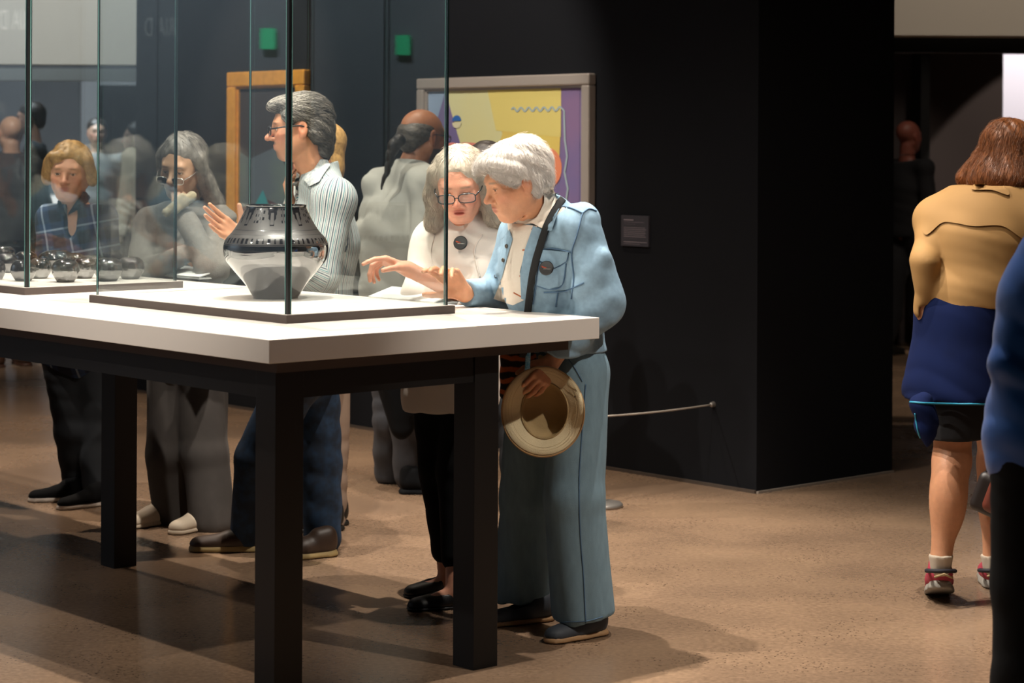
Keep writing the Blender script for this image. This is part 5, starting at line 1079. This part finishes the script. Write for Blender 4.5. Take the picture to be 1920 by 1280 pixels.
sdf_obj('waist_jacket', S, 0.010, BLACKC, e6, disp=folds(0.008, 40, (1, 0, .3), 121, 1.2))
shoe(G(748, 925), (1, .12, 0), BLACKC, BLACKC, e6, 0.29, 0.052, 0.10, 0.02); shoe(G(726, 908), (.1, 1, 0), BLACKC, BLACKC, e6, 0.29, 0.052, 0.10, 0.02)
S = Sh(); e_ = h6.el
e_(S, (0, -0.030, 0.018), (0.082, 0.088, 0.058), 0.01); e_(S, (0, -0.075, -0.015), (0.062, 0.038, 0.06), 0.03); e_(S, (0, 0.02, 0.10), (0.085, 0.11, 0.055), 0.01, 's'); e_(S, (0, 0.10, 0.0), (0.10, 0.075, 0.09), 0.01, 's')
for s in (-1, 1): e_(S, (s*0.085, 0.0, -0.01), (0.03, 0.026, 0.035), 0.006, 's')
sdf_obj('hair', S, 0.005, PEPPER, e6, disp=folds(0.003, 80, (0.2, 0.2, 1), 19, 1.2), key='h6')
S = Sh(); pts = smoothline([(748, 262), (737, 278), (731, 300), (726, 322), (718, 340), (715, 356)], 22)
for i in range(21):
    t = i/21; r_ = 0.024*(1-t)**1.2+0.004; sx = 4*(1-t)*math.sin(i*1.5); S.rc(P(pts[i][0]+sx, pts[i][1], 9.30), P(pts[i+1][0]-sx, pts[i+1][1], 9.30), r_, r_*0.9, 0.004)
sdf_obj('braid', S, 0.005, DKHAIR, e6)
# ============================================================ simpler figures: helper
def figure(label, base, f, h, hc_, skin, top_m, bot_m, shoe_m, over=None, head_f=None, vox=0.012, cap=True, hair_m=None, hairfn=None, tg=0.022, tw=1.0, shirt_end=0.50, sleeve=1.0, hands=True, shoe_dirs=None, legr=(0.095, 0.078, 0.062), neck_top=0.02, topname='jacket', hvox=0.006, beard=None):
    J = joints(base, f, h)
    if over: J.update(over)
    e = empty('person', base, label, 'person'); hd = Head(J['head'], head_f if head_f is not None else J['f'], s=h/1.7*1.03)
    S = Sh(); body(S, J); S.rc(J['neck'], hd.p(0, -0.015, -0.07), 0.055, 0.055, 0.02); head_shape(S, hd, lids=0.8)
    for n, sd in (('L', 1), ('R', -1)):
        if hands: dd = nrm(J['wr'+n]-J['el'+n]+Z*-0.02); hand_shape(S, J['wr'+n], dd, J['r']*(1 if n == 'L' else -1), -sd if False else (-1 if n == 'R' else 1)*-1, (0.3, 0.35, 0.25), 1.0)
    bz = (lambda q: 0.9*((q[:, 1] > 0.0) & (q[:, 2] < -0.045))) if beard else None
    sdf_obj('body', S, vox, SKIN, e, fine=[(*hd.box(), hvox)], colfn=face_color(hd, skin, brow='#4a3c30', beard=beard, beardzone=bz))
    S = Sh(); torso(S, J, g=tg, wch=0.135*tw, wwa=0.135*tw, whip=0.14*tw, flat=1.25, sh=0.05)
    for n in 'LR': S.rc(J['sh'+n], J['el'+n], 0.066, 0.058, 0.03); S.rc(J['el'+n], J['el'+n]+(J['wr'+n]-J['el'+n])*sleeve, 0.052, 0.040, 0.03)
    S.rc(J['neck']-Z*.03, J['neck']+Z*0.02, 0.07, 0.068, 0.02); S.rc(J['pelvis'], J['pelvis']-Z*0.05, 0.15*tw, 0.155*tw, 0.04, (J['f'], 1.25))
    S.pl(J['neck']+Z*neck_top, nrm(Z+J['f']*-0.2), 0.004, box=(J['neck']-0.14, J['neck']+0.16)); S.pl((0, 0, J['pelvis'][2]-h*(0.53-shirt_end)), -Z, 0.004, box=(S.lo-.2, S.hi+.2))
    sdf_obj(topname, S, vox*0.8, top_m, e, disp=folds(0.005, 40, (0.3, 0.1, 1), int(h*1000), 1.0))
    S = Sh(); legs_(S, J, *legr, end=1.0); sdf_obj('trousers', S, vox*0.9, bot_m, e, disp=folds(0.005, 44, (0.2, 0, 1), 7, 1.0))
    for i, n in enumerate('LR'):
        a = J['an'+n]; d_ = nrm([*J['toe'+n][:2], 0]); shoe(A3(a[0], a[1], 0)-d_*0.07, d_, shoe_m, shoe_m, e, 0.28, 0.05, 0.09, 0.02)
    if hair_m is not None:
        S = Sh(); hairfn(S, hd); sdf_obj('hair', S, hvox, hair_m, e, disp=folds(0.003, 80, (0.2, 0.3, 1), 5, 1.2))
    return e, J, hd
def short_hair(S, h):
    e_ = h.el; e_(S, (0, -0.022, 0.046), (0.084, 0.100, 0.080), 0.01); e_(S, (0, -0.075, -0.015), (0.064, 0.040, 0.065), 0.03); e_(S, (0, 0.115, -0.01), (0.11, 0.06, 0.068), 0.01, 's')
    for s in (-1, 1): e_(S, (s*0.084, 0.0, -0.01), (0.03, 0.024, 0.032), 0.006, 's')
def fringe_hair(S, h):
    e_ = h.el; e_(S, (0, -0.035, 0.005), (0.081, 0.082, 0.055), 0.01); e_(S, (0, 0.03, 0.09), (0.09, 0.12, 0.06), 0.01, 's'); e_(S, (0, 0.11, 0.0), (0.11, 0.09, 0.1), 0.01, 's')
    for s in (-1, 1): e_(S, (s*0.086, 0.0, -0.01), (0.03, 0.026, 0.035), 0.006, 's')
def bob_hair(S, h):
    e_ = h.el; e_(S, (0, -0.022, 0.046), (0.090, 0.104, 0.084), 0.01); e_(S, (0, -0.045, -0.06), (0.094, 0.075, 0.085), 0.05)
    for s in (-1, 1): e_(S, (s*0.085, 0.0, -0.05), (0.032, 0.045, 0.08), 0.03)
    e_(S, (0, 0.11, -0.01), (0.066, 0.06, 0.085), 0.01, 's'); e_(S, (0, 0.10, -0.10), (0.06, 0.07, 0.05), 0.01, 's')
NB = mat('near_black_suit', '#121318', rough=0.9); BEI = mat('beige_trousers', '#8d7868', rough=0.9); DKS = mat('dark_shoe', '#15130f', rough=0.5); BRS = mat('brown_shoe', '#4a2d1e', rough=0.6)
GRYS = mat('light_grey_shirt', '#9b9c96', rough=0.9)
# person hidden behind the striped shirt
b = G(605, 1000, 0); b = A3(-0.76, 8.46, 0)
figure('blonde person in beige trousers mostly hidden behind the striped-shirted person', b, (-1, -.3), 1.62, None, '#c98f70', GRYS, BEI, DKS, over=dict(head=P(592, 285, 8.46), neck=P(590, 350, 8.46), chest=P(585, 430, 8.46), shL=P(585, 390, 8.3), shR=P(590, 390, 8.62), elL=P(580, 480, 8.3), elR=P(585, 480, 8.62), wrL=P(550, 540, 8.3), wrR=P(550, 540, 8.6), hipR=P(618, 700, 8.5), knR=P(620, 850, 8.5), anR=P(622, 975, 8.5)), hair_m=BLONDE, hairfn=bob_hair, hands=False, legr=(0.085, 0.07, 0.055))
# person behind the two foreground women
figure('dark-haired person in dark clothes hidden behind the two bending people', A3(-0.06, 8.75, 0), (-.1, -1), 1.58, None, '#a8765a', NB, NB, DKS, over=dict(head=P(912, 318, 8.7)), hair_m=DKHAIR, hairfn=short_hair, hands=False, vox=0.014)
# suited man far right
J_ = dict(head=P(1704, 256, 16.0)); cx = P(1700, 600, 16.0)
figure('balding person in a black suit walking away through the dim far gallery', A3(cx[0], 16.0, 0), (.8, .6), 1.72, None, '#8a4f42', NB, NB, DKS, over=dict(head=P(1704, 256, 16), knL=P(1672, 590, 15.8), anL=P(1660, 640, 15.7), knR=P(1722, 590, 16.1), anR=P(1738, 640, 16.2)), vox=0.018, hvox=0.009, hands=False)
# left background
figure('bald person in a dark jacket and brown shoes at the far left edge', A3(*P(20, 680, 14.6)[:2], 0), (-.5, .8), 1.72, None, '#b08a74', NB, NB, BRS, over=dict(head=P(20, 250, 14.6), neck=P(22, 290, 14.6), shL=P(-25, 315, 14.6), shR=P(66, 315, 14.6)), vox=0.016, hvox=0.008, hands=False, tw=1.15)
figure('dark-haired person in dark clothes turned left, far behind the plaid shirt', A3(*P(62, 600, 17.5)[:2], 0), (-1, -.1), 1.84, None, '#8a6a58', mat('slate_clothes', '#33383c', rough=0.9), NB, DKS, over=dict(head=P(56, 222, 17.5)), vox=0.018, hvox=0.009, hair_m=DKHAIR, hairfn=short_hair, hands=False)
figure('bearded bald person in a pale shirt partly behind the wall edge', A3(*P(290, 600, 14.6)[:2], 0), (-.35, -1), 1.78, None, '#a07c60', mat('pale_shirt', '#a5a59a', rough=0.9), NB, DKS, over=dict(head=P(287, 240, 14.6)), vox=0.016, hvox=0.007, hands=False, beard='#a59c90')
figure('person in a pale grey top far away between the two glass cases', A3(*P(182, 600, 18.6)[:2], 0), (.3, -1), 1.72, None, '#8f7462', mat('grey_far_top', '#5f6362', rough=0.9), NB, DKS, over=dict(head=P(182, 248, 18.6)), vox=0.018, hvox=0.010, hair_m=DKHAIR, hairfn=short_hair, hands=False)
figure('brown-haired person in olive clothes beside the bearded person', A3(*P(252, 600, 16.4)[:2], 0), (-.8, -.4), 1.70, None, '#8f7462', mat('olive_top', '#55503f', rough=0.9), NB, DKS, over=dict(head=P(256, 258, 16.4)), vox=0.018, hvox=0.010, hair_m=DKHAIR, hairfn=bob_hair, hands=False)
# far display table with its case and pot
a0 = P(50, 368, 20.6); zt_ = a0[2]; L_ = P(300, 368, 20.6)[0]-a0[0]
ft = empty('far_display_table', A3(a0[0]+L_/2, 21.0, 0), 'distant white-topped display table seen between the people on the left', 'table')
box('tabletop', (a0[0], 20.6, zt_-0.085), X*L_, Y_*0.9, Z*0.085, LAM, ft); box('apron_rail', (a0[0]+.04, 20.65, zt_-0.17), X*(L_-.08), Y_*0.8, Z*0.083, BLK, ft)
for x in (0.06, L_-0.16):
    for y in (0.06, 0.74): box('leg', (a0[0]+x, 20.6+y, 0), X*0.09, Y_*0.09, Z*(zt_-0.17), BLK, ft)
fc = empty('far_glass_case', A3(a0[0]+L_*0.72, 21.0, zt_), 'glass case with a black pot on the distant display table', 'display case'); x0 = P(185, 300, 20.8)[0]; x1 = P(280, 300, 20.8)[0]
box('plinth', (x0, 20.72, zt_), X*(x1-x0), Y_*0.6, Z*0.03, LAM, fc)
for o_, u_, v_ in (((x0, 20.72, zt_+.03), X*(x1-x0), Y_*0.01), ((x0, 21.31, zt_+.03), X*(x1-x0), Y_*0.01), ((x0, 20.73, zt_+.03), X*0.01, Y_*0.58), ((x1-.01, 20.73, zt_+.03), X*0.01, Y_*0.58)): box('glass_pane', o_, u_, v_, Z*1.05, GL, fc)
o = lathe('far_black_pot', [(r_*0.95, z_*0.98) for r_, z_ in smoothline([(0.001, 0.0), (0.066, 0.0), (0.100, 0.045), (0.150, 0.120), (0.158, 0.165), (0.135, 0.213), (0.085, 0.25), (0.08, 0.27), (0.07, 0.27), (0.08, 0.2), (0.001, 0.05)], 60)], (0, 0, 0), sp, None, 48)
o.location = (P(226, 330, 21.0)[0], 21.0, zt_+0.031); tag(o, 'round glossy black pot inside the glass case on the distant table', 'pot')

# ============================================================ woman in the yellow shirt, walking away
f9 = nrm([0.12, 0.99, 0]); g9 = G(1815, 1112, 0)
J = joints(g9, f9, 1.60); J.update(pelvis=P(1828, 620, 7.16), waist=P(1838, 545, 7.16), chest=P(1846, 455, 7.16), neck=P(1864, 365, 7.18), head=P(1893, 300, 7.24),
 shL=P(1758, 412, 7.20), elL=P(1738, 490, 7.10), wrL=P(1732, 590, 7.13), shR=P(1945, 412, 7.12), elR=P(1975, 510, 7.1), wrR=P(1968, 600, 7.2),
 hipL=P(1790, 700, 7.16), hipR=P(1862, 700, 7.18), knL=P(1785, 862, 7.12), knR=P(1868, 862, 7.30), anL=P(1764, 1050, 7.06), anR=P(1862, 1050, 7.32), toeL=f9, toeR=f9)
e9 = empty('person', g9, 'auburn-haired person in a mustard shirt walking away with a navy jacket tied at the waist', 'person'); e9['label'] = 'auburn-haired person in mustard shirt with navy jacket tied at the waist, walking away'
h9 = Head(J['head'], nrm([0.62, 0.72, -0.35]), s=1.02)
S = Sh(); torso(S, J, g=-0.01); S.rc(J['neck']-Z*.02, h9.p(0, -0.015, -0.07), 0.052, 0.052, 0.02); head_shape(S, h9)
for n in 'LR': arm(S, J, n, 0.040, 0.034, 0.024); dd = nrm(J['wr'+n]-J['el'+n]); hand_shape(S, J['wr'+n], dd+J['f']*3.5, J['r']*(1 if n == 'L' else -1), 1 if n == 'L' else -1, (0.4, 0.5, 0.3), 0.9)
legs_(S, J, 0.085, 0.058, 0.034, top=True)
for n in 'LR':
    c_ = J['kn'+n]*0.66+J['an'+n]*0.34-f9*0.022; S.el(c_, (0.054, 0.055, 0.115), None, 0.05); S.el(J['kn'+n]-Z*0.01+f9*0.01, (0.056, 0.056, 0.07), None, 0.03); S.rc(J['an'+n], J['an'+n]+f9*0.05-Z*0.04, 0.034, 0.03, 0.015)
sdf_obj('body', S, 0.008, SKIN, e9, fine=[(*h9.box(), 0.0045)], colfn=face_color(h9, '#c08a68', blush=0.3), key='b9')
YEL = mat('mustard_shirt_cloth', '#9c7746', rough=0.8, noise=0.05, nscale=8)
S = Sh(); torso(S, J, g=0.030, wch=0.150, wwa=0.150, whip=0.165, flat=1.2, sh=0.052, k=0.06)
for n in 'LR': S.rc(J['sh'+n], J['el'+n], 0.066, 0.052, 0.012); S.rc(J['el'+n], J['el'+n]*0.1+J['wr'+n]*0.9, 0.052, 0.036, 0.012)
S.el(J['waist']+Z*0.02, (0.175, 0.145, 0.08), frame(f9), 0.05)
S.rc(J['neck']-Z*.03, J['neck']+Z*0.03, 0.076, 0.072, 0.02); S.pl(J['neck']+Z*0.032, Z, 0.004, box=(J['neck']-0.14, J['neck']+0.16)); S.pl(P(1800, 575, 7.16), -Z, 0.003, box=(J['pelvis']-A3(.19, .3, .4), J['pelvis']+A3(.19, .3, .1)))
fo = folds(0.006, 30, (0.7, 0, 0.55), 131, 1.4); fo2 = folds(0.003, 70, (0.2, 0, 1), 5, 1)
sdf_obj('mustard_shirt', S, 0.0065, YEL, e9, disp=lambda x, y, z: fo(x, y, z)*np.clip((1.36-z)*6, 0.1, 1)+fo2(x, y, z)*0.4, key='s9')
B9 = bvh('s9')
patch('shirt_yoke', B9, [(1745, 395), (1780, 372), (1830, 362), (1880, 372), (1925, 384), (1930, 452), (1880, 424), (1826, 424), (1790, 418), (1766, 418), (1738, 440), (1730, 425)], YEL, e9, 0.004, 6, off=0.002, sm=True)
patch('shirt_collar', bvh('s9', 'b9'), [(1826, 346), (1862, 343), (1886, 352), (1890, 366), (1860, 357), (1824, 356)], YEL, e9, 0.004, 5, off=0.004, sm=True)
S = Sh(); c_ = P(1727, 582, 7.15); S.rc(c_, c_+A3(.02, .02, -.01), 0.026, 0.022, 0.01); sdf_obj('rolled_cuff', S, 0.005, YEL, e9, disp=folds(0.003, 90, (1, 0, .6), 3, 1.2))
NAV = mat('navy_jacket', '#03133c', rough=0.9, noise=0.1, nscale=12, spec=0.2); TEAL = mat('teal_piping', '#1f7f9e', rough=0.6)
S = Sh(); S.rc(P(1836, 556, 7.16), P(1820, 600, 7.16), 0.172, 0.180, 0.03, (f9, 1.15)); S.rc(P(1820, 600, 7.16), P(1802, 735, 7.16), 0.180, 0.200, 0.03, (f9, 1.15))
bbx = (S.lo-.2, S.hi+.2); S.pl(P(1836, 538, 7.16), nrm([0.08, 0, 1]), 0.004, box=bbx); S.pl(P(1800, 758, 7.0), nrm([0.02, 0, -1]), 0.004, box=bbx)
S.rc(P(1730, 755, 6.98), P(1738, 800, 6.98), 0.040, 0.030, 0.03); S.rc(P(1738, 800, 6.98), P(1738, 838, 6.98), 0.030, 0.010, 0.02)
sdf_obj('tied_jacket', S, 0.007, NAV, e9, disp=folds(0.007, 40, (0.35, 0, 1), 141, 1.2), key='n9')
seam('piping', bvh('n9'), [(1692, 752), (1740, 756), (1800, 757), (1860, 757)], 0.0035, TEAL, e9, 0.001); seam('piping', bvh('n9'), [(1716, 775), (1722, 810), (1738, 845), (1752, 832)], 0.003, TEAL, e9, 0.001)
S = Sh(); legs_(S, J, 0.112, 0.095, 0.09, end=0.02); S.pl(P(1800, 824, 7.1), -Z, 0.003, box=(S.lo-.2, S.hi+.2)); sdf_obj('shorts', S, 0.008, MATS['near_black_suit'], e9)
SOCK = mat('cream_sock', '#b9ab9a', rough=0.95); PINK = mat('pink_sneaker', '#a8364a', rough=0.7, noise=0.1); GSOL = mat('grey_sneaker_sole', '#8f8a82', rough=0.6); DKT = mat('dark_trim', '#1c1a24', rough=0.7)
for n, hp, pt in (('L', (1762, 1128), 0.30), ('R', (1862, 1098), 0.0)):
    a = J['an'+n]; S = Sh(); S.rc(a+Z*0.015, a-Z*0.018, 0.041, 0.036, 0.01); bq = (S.lo-.1, S.hi+.1); S.pl(a+Z*0.020, Z, 0.003, box=bq); sdf_obj('sock', S, 0.005, SOCK, e9, disp=folds(0.0015, 300, (1, .3, 0), 3, 1))
    hgr = G(*hp)-f9*0.062; sh_ = shoe(hgr, f9, PINK, GSOL, e9, 0.26, 0.050, 0.10, 0.034, pitch=pt, name='sneaker'); c_ = a-Z*0.035
    tube('shoe_collar', [c_+0.047*(math.cos(t)*X+math.sin(t)*Y_)-Z*0.008*math.sin(t) for t in np.linspace(0, 2*np.pi, 24, endpoint=False)], 0.007, DKT, e9, 6, closed=True)
    tube('lace_loop', [c_+A3(-.03, -.045, -.012), c_+A3(0, -.055, 0.0), c_+A3(.03, -.045, -.014)], 0.004, mat('tan_lace', '#a08a66', rough=0.8), e9, 6)
S = Sh(); bob_hair(S, h9); h9.rc(S, (-0.085, -0.02, -0.02), (-0.13, -0.04, -0.08), 0.04, 0.028, 0.04); h9.el(S, (0.0, -0.06, -0.10), (0.10, 0.065, 0.05), 0.03)
sdf_obj('hair', S, 0.0045, AUBURN, e9, disp=folds(0.005, 60, (1, 0.3, 0.15), 151, 1.2), key='h9')
strands('hair_locks', 'h9', 2400, AUBURN, e9, lambda p: nrm(A3(-0.25, 0, -1)+0.5*nrm(p-h9.p(0, 0, .11))), 0.11, 9, 0.0006, 0.001, 0.005, lift=0.008, flare=0.15)

# ============================================================ person in a blue shirt at the right edge
f10 = nrm([0.3, 0.95, 0]); g10 = A3(*P(1985, 1300, 5.0)[:2], 0)
e10, J, h10 = figure('person in a bright blue shirt and black trousers cut off at the right edge', g10, f10, 1.68, None, '#b98565', mat('blue_satin_shirt', '#0d58b0', rough=0.45, sheen=0.2), MATS['black_cloth'], DKS,
 over=dict(head=P(2080, 250, 5.0), neck=P(2060, 400, 5.0), chest=P(2030, 560, 5.0), waist=P(2015, 700, 5.0), pelvis=P(1990, 810, 5.0), shL=P(1935, 560, 5.02), elL=P(1904, 690, 4.98), wrL=P(1925, 810, 4.96), hipL=P(1955, 850, 5.0), knL=P(1945, 1100, 5.0), anL=P(1940, 1400, 5.0)),
 hair_m=DKHAIR, hairfn=bob_hair, shirt_end=0.39, topname='blue_shirt', vox=0.011, tw=1.12, hands=False, sleeve=0.92, legr=(0.12, 0.105, 0.10))
hb = empty('handbag', P(1852, 925, 6.4), 'small dark brown handbag with a rust side, left of the blue shirt', 'bag')
S = Sh(); S.bx(P(1862, 928, 6.4), (0.055, 0.035, 0.062), frame(nrm([-.5, -.9, 0]), 0.35), 0.02); sdf_obj('bag_body', S, 0.005, mat('dark_brown_leather', '#1a100e', rough=0.5), hb)
S = Sh(); S.bx(P(1872, 930, 6.37), (0.035, 0.030, 0.055), frame(nrm([-.5, -.9, 0]), 0.35), 0.02); sdf_obj('side_panel', S, 0.005, mat('rust_leather', '#5a2415', rough=0.5), hb)
tube('bag_strap', smoothline([P(1850, 890, 6.4), P(1872, 800, 6.35), P(1905, 740, 6.3), P(1912, 800, 6.38), P(1880, 885, 6.4)], 20), 0.006, MATS['dark_brown_leather'], hb, 6)

# ============================================================ lettering and exit sign that the glass reflects
def refl(px, py, vlim=None):
    d = ray(px, py); o_ = A3(0, 0, CAMH); pp = T(CU0+0.014, 0); n_ = U; t = np.dot(pp-o_, n_)/np.dot(d, n_); h_ = o_+d*t; r_ = d-2*np.dot(d, n_)*n_; s_ = (RX0+0.01-h_[0])/r_[0]; return h_+r_*s_
p1, p2 = refl(75, 36), refl(17, 36); zt1, zt2 = refl(46, 18)[2], refl(46, 55)[2]
cu_ = bpy.data.curves.new('wall_lettering', 'FONT'); cu_.body = 'MARIA D'; cu_.extrude = 0.004; to = bpy.data.objects.new('tmp_text', cu_); COL.objects.link(to); bpy.context.view_layer.update()
me = bpy.data.meshes.new_from_object(to.evaluated_get(bpy.context.evaluated_depsgraph_get())); bpy.data.objects.remove(to); me.name = 'wall_lettering'
co = np.zeros(len(me.vertices)*3); me.vertices.foreach_get('co', co); co = co.reshape(-1, 3)
# letters: find the x extent of "ARIA" inside "MARIA D"
cap = co[:, 1].max(); sc_z = (zt1-zt2)/cap
xs_ = co[:, 0]; W_all = xs_.max()
a0x, a1x = W_all*0.225, W_all*0.80; sc_y = abs(p2[1]-p1[1])/(a1x-a0x); yy = p1[1]+(co[:, 0]-a0x)*sc_y*0.96*(1 if p2[1] > p1[1] else -1)+(p2[1]-p1[1])/58*4
V = np.stack([np.full(len(co), RX0+0.006)+co[:, 2], yy, zt2+co[:, 1]*sc_z], 1); me.vertices.foreach_set('co', V.ravel()); me.update()
wm = mat('white_lettering', '#f0ece6', rough=0.7); o = link('wall_lettering', me, wm, None, smooth=False); tag(o, 'large white title lettering, seen only as a mirrored reflection at the top left', 'lettering')
q = refl(503, 73); xs = empty('exit_sign', q+X*0.02, 'green lit exit sign, seen only as a reflection in the nearest glass case', 'sign')
box('sign_box', (RX0+0.02, q[1]-0.05, q[2]-0.07), X*0.05, Y_*0.10, Z*0.14, mat('sign_green', '#1ea56a', rough=0.5, emit=((0.02, 0.9, 0.4), 0.6)), xs)
print('LETTER', p1, p2, zt1, zt2, 'EXIT', q)
